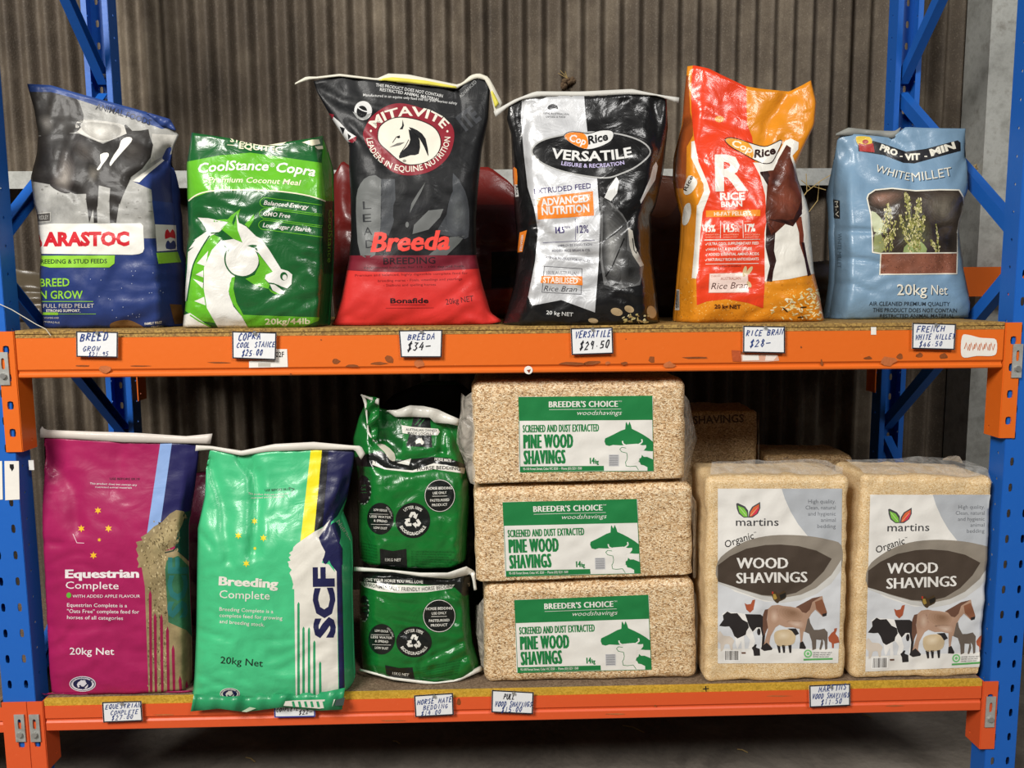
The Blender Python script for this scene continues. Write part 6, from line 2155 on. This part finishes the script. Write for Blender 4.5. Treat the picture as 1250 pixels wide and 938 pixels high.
def animal_label(fn):
    a = Art(0, 0, .1546, fn)
    D = 841
    E_ = D
    a.poly([(105, 237), (1085, 237), (1055, 1614), (105, 1616)], WM, 0)
    a.poly([(608, 237), (1085, 237), (1080, 690), (960, 640), (812, 610), (740, 520), (680, 420), (635, 320)], M('#b4b8bd', f), 1)
    a.poly([(105, 950), (240, 1050), (480, 1130), (700, 1120), (900, 1040), (1080, 840), (1060, 1500), (105, 1500)], G2, 1)
    a.poly([(105, 812), (200, 720), (330, 650), (480, 612), (640, 602), (820, 612), (980, 640), (1080, 685), (1078, 860), (1000, 960), (880, 1060), (760, 1110), (620, 1130), (450, 1100), (280, 1040), (105, 960)], TAU, 2, 3)
    a.poly([(105, 960), (280, 1030), (450, 1080), (620, 1100), (760, 1075), (880, 1020), (1000, 920), (1078, 800), (1078, 880), (1000, 985), (880, 1070), (760, 1118), (620, 1138), (450, 1112), (280, 1050), (105, 985)], M('#c9c7c2', f), 3)
    a.poly([(105, 840), (200, 770), (330, 710), (480, 682), (600, 678), (740, 690), (880, 725), (1003, 790), (940, 890), (840, 990), (720, 1060), (600, 1085), (450, 1075), (280, 1025), (105, 970)], BRN, 4)
    # logo leaves
    a.poly([(250, 355), (262, 350), (320, 378), (344, 410), (346, 465), (310, 466), (270, 435), (255, 395)], TXT, 3).poly([(262, 370), (310, 390), (334, 425), (338, 460), (310, 458), (276, 425)], LFG, 4)
    a.poly([(438, 342), (440, 390), (420, 435), (380, 465), (346, 466), (352, 420), (375, 380)], TXT, 3).poly([(430, 358), (430, 395), (410, 435), (372, 456), (356, 458), (362, 422), (385, 385)], LFR, 4)
    a.poly([(372, 456), (410, 435), (430, 395), (425, 375), (395, 420)], M('#d63c52', f), 5)
    a.line([(275, 385), (330, 450)], 4, M('#c9e09a', f), 5).line([(420, 385), (362, 450)], 4, M('#f0b48a', f), 5)
    a.text('martins', (248, 530), (584, 530), 62, M('#3f3f42', f), 4, .004)
    a.text('Organic', (172, 706), (392, 630), 54, M('#33302e', f), 5, .005, 6, .12).text('TM', (390, 590), (408, 585), 10, TXT, 5)
    for i, (t, x0) in enumerate((('High quality.', 818), ('Clean, natural', 796), ('and hygienic', 816), ('animal', 918), ('bedding', 890))):
        a.text(t, (x0, 352 + i * 49), (1034, 352 + i * 49), 30, M('#6d7076', f), 4, -.002)
    a.text('WOOD', (252, 866), (660, 866), 84, WM, 5, -.004, dup=9).text('SHAVINGS', (250, 984), (812, 974), 82, WM, 5, -.004, dup=9)
    for x0, x1, y in ((252, 300, 866), (250, 290, 984)):
        pass
    y = lambda *p: [(q[0], q[1] + D) for q in p]
    # lamb
    a.poly(y((105, 540), (125, 520), (150, 555), (200, 560), (235, 595), (222, 625), (222, 665), (205, 665), (195, 625), (160, 625), (150, 660), (128, 680), (125, 620), (105, 600)), M('#d2c6b8', f), 5, 2)
    # cow
    a.poly(y((115, 478), (150, 430), (140, 385), (180, 362), (205, 372), (260, 375), (330, 385), (440, 390), (468, 420), (480, 500), (466, 640), (440, 650), (450, 560), (425, 500), (380, 530), (400, 600), (380, 660), (345, 655), (360, 590), (330, 550), (310, 560), (322, 690), (296, 695), (290, 600), (260, 660), (250, 640), (240, 575), (215, 510), (195, 480), (160, 484)), M('#ece9e4', f), 5)
    a.poly(y((115, 478), (150, 430), (145, 395), (180, 364), (208, 380), (258, 378), (300, 430), (340, 450), (350, 490), (330, 520), (325, 548), (260, 578), (235, 560), (215, 510), (195, 482), (160, 484)), BLKM, 6)
    a.poly(y((320, 385), (440, 388), (470, 410), (485, 480), (468, 640), (450, 640), (455, 560), (440, 490), (410, 490), (380, 525), (350, 480), (335, 430)), BLKM, 6)
    a.ell(428, 525 + D, 14, 28, BLKM, 7)
    a.poly(y((290, 685), (325, 685), (325, 698), (292, 698)), HORD, 6)
    # horse
    a.poly(y((500, 345), (530, 318), (580, 312), (640, 325), (720, 335), (780, 300), (850, 262), (900, 250), (928, 242), (938, 290), (965, 370), (960, 395), (932, 405), (910, 385), (872, 350), (840, 385), (815, 430), (812, 520), (780, 525), (770, 600), (795, 640), (790, 660), (748, 655), (755, 600), (750, 500), (720, 490), (640, 490), (590, 470), (560, 490), (520, 560), (510, 620), (535, 660), (480, 675), (450, 660), (475, 600), (500, 510), (492, 430)), HORS, 6)
    a.poly(y((500, 345), (475, 350), (460, 390), (458, 500), (470, 560), (500, 490), (490, 430)), HORD, 7)
    a.poly(y((720, 330), (780, 298), (850, 260), (920, 245), (895, 262), (850, 290), (830, 350), (800, 378), (770, 370), (745, 340)), HORD, 7)
    a.poly(y((870, 290), (925, 268), (942, 300), (965, 370), (960, 395), (932, 405), (905, 370), (880, 345)), M('#8a5a42', f), 7)
    a.poly(y((928, 385), (965, 375), (960, 398), (932, 406)), BLKM, 8)
    a.soft(y((590, 325), (720, 335), (790, 380), (760, 440), (640, 445), (570, 390)), '#b08e78', '#86664f', f, 6.2, 6, 3, (700, 375 + D))
    a.soft(y((520, 350), (570, 340), (590, 420), (560, 470), (515, 440)), '#b08e78', '#c9ad98', f, 6.2, 5, 3)
    a.soft(y((640, 440), (780, 440), (790, 500), (700, 490)), '#b08e78', '#cdb4a2', f, 6.2, 5, 3)
    a.poly(y((450, 640), (490, 610), (535, 655), (530, 668), (470, 676), (445, 660)), BLKM, 7)
    a.poly(y((752, 610), (775, 600), (800, 650), (795, 662), (748, 658)), BLKM, 7)
    # sheep
    a.poly(y((548, 560), (560, 525), (610, 508), (680, 510), (715, 535), (715, 590), (690, 625), (600, 640), (560, 615)), SHEEP, 8, 3)
    a.soft(y((560, 560), (580, 520), (660, 515), (690, 550), (660, 590), (580, 595)), '#cbb592', '#dfceb0', f, 8.2, 5, 3)
    a.poly(y((655, 500), (720, 498), (745, 540), (715, 555), (690, 520)), BLKM, 9)
    for (x0, x1) in ((582, 595), (622, 630), (672, 680)):
        a.poly(y((x0 - 12, 630), (x0 + 14, 630), (x1 + 4, 690), (x1 - 10, 692)), BLKM, 8)
    # donkey
    a.poly(y((812, 425), (825, 415), (832, 455), (862, 510), (900, 510), (945, 500), (970, 530), (968, 660), (952, 668), (945, 600), (930, 580), (935, 620), (918, 668), (905, 665), (920, 590), (880, 585), (878, 660), (850, 670), (845, 600), (825, 540), (790, 525), (800, 480)), DONK, 9)
    # birds, rabbit
    a.poly(y((975, 570), (1000, 535), (1020, 520), (1022, 500), (1045, 495), (1040, 520), (1030, 540), (1055, 570), (1062, 610), (1020, 620), (1018, 655), (1005, 655), (1002, 615), (980, 600)), HEN, 7)
    a.poly(y((315, 298), (335, 310), (365, 305), (378, 275), (400, 270), (395, 300), (385, 350), (358, 375), (330, 350)), HEN, 7)
    a.poly(y((530, 225), (555, 205), (575, 225), (600, 215), (630, 200), (645, 235), (635, 265), (590, 285), (575, 300), (545, 275)), HEN2, 8, 2)
    a.poly(y((540, 225), (560, 228), (572, 262), (552, 272), (540, 255)), M('#a88a40', f), 9).poly(y((590, 235), (640, 215), (640, 250), (600, 272)), M('#23201c', f), 9).poly(y((530, 205), (545, 210), (540, 228), (530, 225)), M('#b03a2a', f), 9)
    a.poly(y((372, 650), (385, 640), (400, 622), (412, 625), (405, 648), (435, 660), (438, 712), (390, 714), (385, 675)), BLKM, 8)
    # barcode and certification mark
    a.barcode(162, 675 + D, 268, 748 + D, M('#55504c', f), M('#f2f0ec', f), 6, 5)
    a.ell(815, 698 + D, 32, 32, M('#79c07a', f), 6).ell(815, 698 + D, 20, 20, WM, 7, inner=.6)
    for i in range(3):
        a.text('CERTIFIED ORGANIC INPUT', (852, 696 + D + i * 16), (1005 - i * 12, 696 + D + i * 16), 10, TXT, 6)
    a.poly(y((780, 738), (1010, 732), (1010, 746), (780, 752)), M('#5aa75c', f), 6)
    return a


LU = [(105, 237), (1085, 237), (1055, 1614), (105, 1616)]
ym = atz(946, 833, 0).y
mart = []
for nm, cr, lq, tx in (('shavings bale with farm animal label, standing beside the stack of pine bales', [(864, 583), (1038, 582), (1033, 831), (862, 834)], [(876, 596.6), (1027.7, 596.6), (1023, 809.5), (876, 810)], 0),
                       ('shavings bale with farm animal label, standing against the right blue post', [(1053, 580), (1219, 584), (1204, 826), (1040, 831)], [(1062, 604), (1209, 604), (1203, 814), (1056, 820)], 1)):
    root, S, c = bale('shavings_bale', nm, 'bale', cr, ym + .004 * tx, .2, MAT_FINE, .02, .0045, 11 + tx, zfloor=0.0, nxyz=(34, 46, 14), xmax=L - .004)
    print_on(S, animal_label(quadmap(LU, lq)), 'printed_label', root, 'printed label with farm animals and brown leaf shape', lift=.0014)
    mart.append((root, c))
root, c = mart[0]
sheet('plastic_wrap', root, [[at(868, 588, ym + .012), at(945, 590, ym + .008), at(1030, 588, ym + .012)], [at(866, 575, ym + .05), at(940, 572, ym + .06), at(1030, 572, ym + .05)], [at(868, 565, ym + .10), at(940, 562, ym + .11), at(1010, 562, ym + .10)]], MAT_FILM2, 12, .006, 2)
sheet('plastic_wrap', root, [[at(864, 585, ym + .016), at(863, 650, ym + .016), at(863, 700, ym + .016)], [at(861, 588, ym + .06), at(860, 650, ym + .06), at(861, 700, ym + .06)]], MAT_FILM, 10, .005, 4)
root, c = mart[1]
sheet('plastic_wrap', root, [[at(1058, 585, ym + .012), at(1130, 587, ym + .008), at(1212, 590, ym + .012)], [at(1050, 572, ym + .06), at(1130, 569, ym + .06), at(1205, 572, ym + .06)], [at(1032, 562, ym + .12), at(1120, 558, ym + .13), at(1180, 562, ym + .12)]], MAT_FILM2, 12, .006, 9)
sheet('plastic_wrap', root, [[at(1150, 562, ym + .11), at(1166, 563, ym + .11), at(1176, 566, ym + .11)], [at(1158, 557, ym + .10), at(1166, 556, ym + .10), at(1170, 557, ym + .10)]], MAT_FILM, 6, .006, 9)


# ------------------------------------------------------------------ bales and sacks standing behind
def down(px_, py_, Y, zs):
    """picture point straight below (px,py) at height zs"""
    p = at(px_, py_, Y)
    q = pix((p.x, Y, zs + .002))
    return (q[0], q[1])


Yb = .50
tl, tr = (800, 503), (926, 501)
root, S, c = bale('shavings_bale', 'brown shavings bale with dark lettering behind the pine bale stack', 'bale', [tl, tr, down(*tr, Yb, 0), down(*tl, Yb, 0)], Yb, .2, MAT_OLDB, .016, .004, 20, zfloor=0.0, nxyz=(20, 30, 8))
a = Art(800, 380, .36)
a.text('WOOD SHAVINGS', (-10, 388), (300, 376), 26, M('#4a3218', 'satin'), 3, .02)
print_on(S, a, 'printed_lettering', root)
sheet('plastic_wrap', root, [[at(925, 500, Yb), at(925, 540, Yb), at(925, 600, Yb)], [at(927, 504, Yb - .02), at(927, 540, Yb - .02), at(927, 600, Yb - .02)]], MAT_FILM, 6, .003)
tl, tr = (934, 556), (1042, 556)
root, S, c = bale('shavings_bale', 'brown shavings bale with only its top edge showing behind the animal label bales', 'bale', [tl, tr, down(*tr, Yb, 0), down(*tl, Yb, 0)], Yb, .2, MAT_OLDB, .02, .004, 21, zfloor=0.0, nxyz=(16, 26, 8))


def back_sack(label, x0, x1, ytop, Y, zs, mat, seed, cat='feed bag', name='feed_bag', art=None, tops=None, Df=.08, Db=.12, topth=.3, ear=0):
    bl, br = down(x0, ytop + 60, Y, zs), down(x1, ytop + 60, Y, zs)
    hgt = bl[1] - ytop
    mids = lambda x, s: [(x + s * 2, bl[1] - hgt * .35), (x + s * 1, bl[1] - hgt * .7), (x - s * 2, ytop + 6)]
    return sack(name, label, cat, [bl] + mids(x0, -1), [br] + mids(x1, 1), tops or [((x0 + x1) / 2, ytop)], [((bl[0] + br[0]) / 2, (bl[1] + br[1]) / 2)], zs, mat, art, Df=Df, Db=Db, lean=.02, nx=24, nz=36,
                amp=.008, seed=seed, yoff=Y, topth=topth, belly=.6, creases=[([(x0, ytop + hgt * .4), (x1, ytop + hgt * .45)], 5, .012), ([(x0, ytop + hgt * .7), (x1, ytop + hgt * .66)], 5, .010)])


f = 'gloss'
YB = .58
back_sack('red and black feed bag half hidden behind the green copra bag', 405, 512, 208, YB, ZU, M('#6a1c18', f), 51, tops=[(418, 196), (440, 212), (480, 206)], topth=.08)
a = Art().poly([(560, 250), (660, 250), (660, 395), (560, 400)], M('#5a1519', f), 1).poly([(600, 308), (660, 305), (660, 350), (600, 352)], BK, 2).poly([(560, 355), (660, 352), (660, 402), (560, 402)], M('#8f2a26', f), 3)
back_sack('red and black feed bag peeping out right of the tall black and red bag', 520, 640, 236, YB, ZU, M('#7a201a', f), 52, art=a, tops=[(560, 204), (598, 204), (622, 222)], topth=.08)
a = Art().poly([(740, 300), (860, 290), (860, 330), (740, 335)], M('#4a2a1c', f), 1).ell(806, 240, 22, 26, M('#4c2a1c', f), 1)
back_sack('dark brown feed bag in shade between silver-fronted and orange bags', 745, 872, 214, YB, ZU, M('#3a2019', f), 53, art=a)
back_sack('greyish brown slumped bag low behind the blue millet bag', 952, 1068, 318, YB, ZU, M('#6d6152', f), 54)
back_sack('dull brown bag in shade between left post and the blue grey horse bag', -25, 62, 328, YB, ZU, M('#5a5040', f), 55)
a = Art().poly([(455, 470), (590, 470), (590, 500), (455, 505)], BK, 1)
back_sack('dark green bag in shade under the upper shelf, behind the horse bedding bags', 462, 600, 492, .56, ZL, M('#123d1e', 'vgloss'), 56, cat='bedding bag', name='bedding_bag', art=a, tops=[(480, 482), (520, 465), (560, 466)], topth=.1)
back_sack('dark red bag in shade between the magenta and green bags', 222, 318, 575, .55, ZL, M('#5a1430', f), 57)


# ================================================================== handwritten price tags
NAVY_INK, BLACK_INK, CARD, FRAME = M('#27407f', 'flat'), M('#1d1d26', 'flat'), M('#e4e5e6', 'paper'), M('#23242a', 'flat')
YT = -.012


def price_tag(label, view, q, lines, frame=FRAME, pin=True):
    ox, oy, k = view
    P = [(ox + x * k, oy + y * k) for x, y in q]
    cc = at(*[sum(v_) / 4 for v_ in zip(*P)], YT)
    root = thing('price_tag', label, 'price tag', tuple(cc))
    fr = [at(*p, YT) for p in P]
    vs = fr + [v_ + Vector((0, .0016, 0)) for v_ in fr]
    fs = [(0, 3, 2, 1), (4, 5, 6, 7), (0, 1, 5, 4), (1, 2, 6, 5), (2, 3, 7, 6), (3, 0, 4, 7)]
    mb = MB()
    mb.add(vs, fs, CARD)
    mb.build('card', root)
    a = Art()
    c_ = Vector((sum(p[0] for p in P) / 4, sum(p[1] for p in P) / 4))
    ins = [tuple(Vector(p) + (c_ - Vector(p)).normalized() * 1.0) for p in P]
    a.line(ins, 1.5, frame, 1, True)
    a.view(ox, oy, k)
    for t, p0, p1, h, ink in lines:
        a.hand(t, p0, p1, h, ink, h * .15)
    on_plane(a, YT, 'handwriting', root, .0003, .0001)
    if pin:
        tx = ((P[0][0] + P[1][0]) / 2 + 1, (P[0][1] + P[1][1]) / 2 + 2)
        p = at(*tx, YT)
        mb = MB()
        mb.tube([p + Vector((0, -.007, .001)), p + Vector((0, -.005, .001)), p + Vector((0, -.0035, .0005)), p + Vector((0, .014, 0))], [.004, .005, .0025, .0008], MAT_PIN, 8)
        mb.build('push_pin', root)
    return root


z4, z5, z6, z7, z8 = (0, 380, .32), (380, 380, .352), (800, 380, .36), (0, 780, .512), (560, 780, .552)
N_, B_ = NAVY_INK, BLACK_INK
price_tag('white price card handwritten $21.95, first from the left on the upper beam', z4, [(290, 77), (450, 80), (449, 177), (291, 174)], [('BREED', (303, 114), (412, 110), 30, N_), ('GROW', (312, 153), (382, 152), 18, N_), ('$21.95', (335, 174), (414, 170), 15, N_)])
price_tag('white price card handwritten $25.00 below the green horse head bag', z4, [(885, 77), (1055, 82), (1052, 186), (886, 180)], [('COPRA', (906, 112), (995, 106), 26, N_), ('COOL STANCE', (900, 140), (1050, 136), 20, N_), ('$25.00', (920, 172), (1002, 168), 22, N_)])
price_tag('white price card handwritten $34 below the tall black and red bag', z5, [(303, 67), (455, 65), (452, 160), (310, 160)], [('BREEDA', (332, 100), (430, 96), 20, N_), ('$34-', (330, 138), (412, 134), 26, B_)])
price_tag('white price card handwritten $29.50 below the silver-fronted black bag', z5, [(899, 60), (1045, 56), (1048, 147), (903, 152)], [('VERSATILE', (913, 94), (1040, 88), 22, N_), ('$29.50', (928, 134), (1035, 126), 26, B_)])
price_tag('white price card handwritten $28 below the orange and red bag', z6, [(298, 50), (440, 52), (440, 143), (297, 140)], [('RICE BRAN', (306, 84), (434, 80), 20, N_), ('$28-', (318, 122), (390, 118), 22, N_)])
price_tag('white price card handwritten $46.50 below the blue millet bag', z6, [(872, 40), (1020, 44), (1015, 131), (870, 127)], [('FRENCH', (884, 72), (982, 68), 20, N_), ('WHITE MILLET', (880, 98), (1016, 94), 18, N_), ('$46.50', (893, 122), (974, 118), 17, N_)])
price_tag('white price card handwritten $27.00 under the magenta bag', z7, [(243, 152), (337, 149), (340, 196), (246, 200)], [('EQUESTRIAN', (250, 168), (336, 164), 11, N_), ('COMPLETE', (262, 182), (330, 179), 10, N_), ('$27.00', (265, 195), (318, 191), 10, N_)])
price_tag('price card with blue frame half hidden under the overhanging green bag', z7, [(653, 142), (751, 140), (752, 186), (654, 188)], [('BREEDING', (660, 164), (740, 160), 10, B_), ('COMPLETE', (658, 175), (712, 171), 9, B_), ('$22-', (712, 182), (744, 178), 10, B_)], M('#2f3a8a', 'flat'))
price_tag('white price card handwritten $14.00 under the green bedding bags', z7, [(987, 136), (1080, 130), (1082, 182), (990, 187)], [('HORSE MATE', (994, 158), (1078, 151), 12, N_), ('BEDDING', (1008, 171), (1068, 165), 10, N_), ('$14.00', (1003, 184), (1052, 179), 10, N_)])
price_tag('white price card handwritten $15.00 under the pine bale stack', z8, [(73, 114), (166, 119), (164, 167), (72, 163)], [('PULL', (98, 134), (124, 134), 12, B_), ('WOOD SHAVINGS', (79, 150), (162, 151), 11, N_), ('$15.00', (93, 163), (140, 162), 11, N_)])
price_tag('white price card handwritten $11.50 under the farm animal label bales', z8, [(775, 104), (866, 100), (866, 148), (776, 152)], [('MARTINS', (795, 119), (858, 112), 12, N_), ('WOOD SHAVINGS', (781, 134), (864, 130), 11, N_), ('$11.50', (800, 147), (848, 143), 11, N_)])

# ================================================================== small things
rnd = random.Random(8)
mb = MB()
p0, p1 = at(960, 262, .90), at(1022, 208, .92)
for pts in ([(957, 268), (985, 234), (1000, 222), (1022, 209)], [(985, 234), (975, 250), (970, 280)], [(990, 230), (978, 220)], [(1000, 222), (998, 245), (985, 262)], [(985, 234), (984, 212)], [(994, 228), (1008, 232)]):
    mb.tube([at(x, y, .93 - .01 * i) for i, (x, y) in enumerate(pts)], .0016, MAT_STRAW, 5)
tag(mb.build('straw_stalk'), 'dry branching straw stalk caught on the wall rail beside the orange bag', 'straw')
mb = MB()
for i in range(150):
    c0 = at(rnd.uniform(1183, 1212), rnd.uniform(202, 214), rnd.uniform(.93, 1.0))
    d = Vector((rnd.gauss(0, 1), rnd.gauss(0, .4), rnd.gauss(0, .35))).normalized() * rnd.uniform(.012, .035)
    mb.tube([c0 - d, c0 + Vector((0, 0, rnd.uniform(0, .01))), c0 + d], .0009, MAT_STRAW, 4)
tag(mb.build('straw_tuft'), 'tuft of dry straw lying on the wall rail beside the blue bag', 'straw')['kind'] = 'stuff'
mb = MB()
for i in range(14):
    c0 = at(rnd.uniform(684, 702), rnd.uniform(97, 108), 1.085)
    mb.tube([c0 + Vector((0, -.014, 0)), c0 + Vector((0, -.008, .002)), c0 + Vector((0, .012, 0))], [.002, .009, .011], MAT_NEST, 7)
for i in range(8):
    c0 = at(693, 96, 1.075)
    mb.tube([c0, c0 + Vector((rnd.uniform(-.04, .0), rnd.uniform(-.02, .01), rnd.uniform(-.01, .03)))], .0012, MAT_STRAW, 4)
tag(mb.build('mud_nest'), 'small muddy insect nest with straw on the corrugated wall', 'nest')
mb = MB()
mb.tube([at(-8, 368, -.006), at(14, 378, -.007), at(34, 390, -.008), at(44, 396, -.009), at(56, 402, -.010), at(62, 410, -.010)], .0011, M('#cfc9b8', 'flat'), 5)
tag(mb.build('loose_thread'), 'pale loose thread hanging over the board edge at upper left', 'thread')
mb = MB()
p = at(38, 568, .03)
mb.box((p.x - .006, p.y - .001, p.z - .014), (p.x + .008, p.y + .001, p.z + .014), M('#dcdad6', 'paper'))
mb.build('paper_tab', rack)
for i, (x, y, dx) in enumerate(((760, 886, 14), (1052, 873, 6), (480, 905, 5), (300, 925, 8), (900, 915, 6))):
    mb = MB()
    c0 = atz(x, y, ZF + .004)
    mb.tube([c0, c0 + Vector((.0025 * dx, -.004 * dx * .3, .002)), c0 + Vector((.005 * dx, -.012 * dx * .3, 0))], .002, MAT_STRAW, 5)
    tag(mb.build('straw_piece'), ['straw piece on the floor below the pine bales price card', 'straw piece on the floor below the animal label bales', 'tiny straw piece on the concrete below the bedding bags', 'straw piece on concrete below the green breeding bag', 'tiny straw piece on concrete right of centre, near the picture bottom'][i], 'straw')

# repeats belong together
for o in list(COL.objects):
    if o.parent is not None or not o.get('category'):
        continue
    c_, lab = o['category'], o['label']
    if c_ == 'price tag':
        o['group'] = 'handwritten price cards pinned along the shelf edges'
    elif c_ == 'feed bag':
        o['group'] = 'feed bags on the upper shelf' if o.location.z > .5 else 'feed bags on the lower shelf'
    elif c_ == 'bedding bag':
        o['group'] = 'green horse bedding bags'
    elif c_ == 'bale':
        o['group'] = 'pine shavings bales in a stack' if 'pine shavings' in lab else ('shavings bales with a farm animal label' if 'farm animal' in lab else 'brown shavings bales at the back')
    elif lab.startswith(('straw piece', 'tiny straw')):
        o['group'] = 'straw pieces on the floor'

bpy.data.objects.remove(_fobj, do_unlink=True)
bpy.context.view_layer.update()
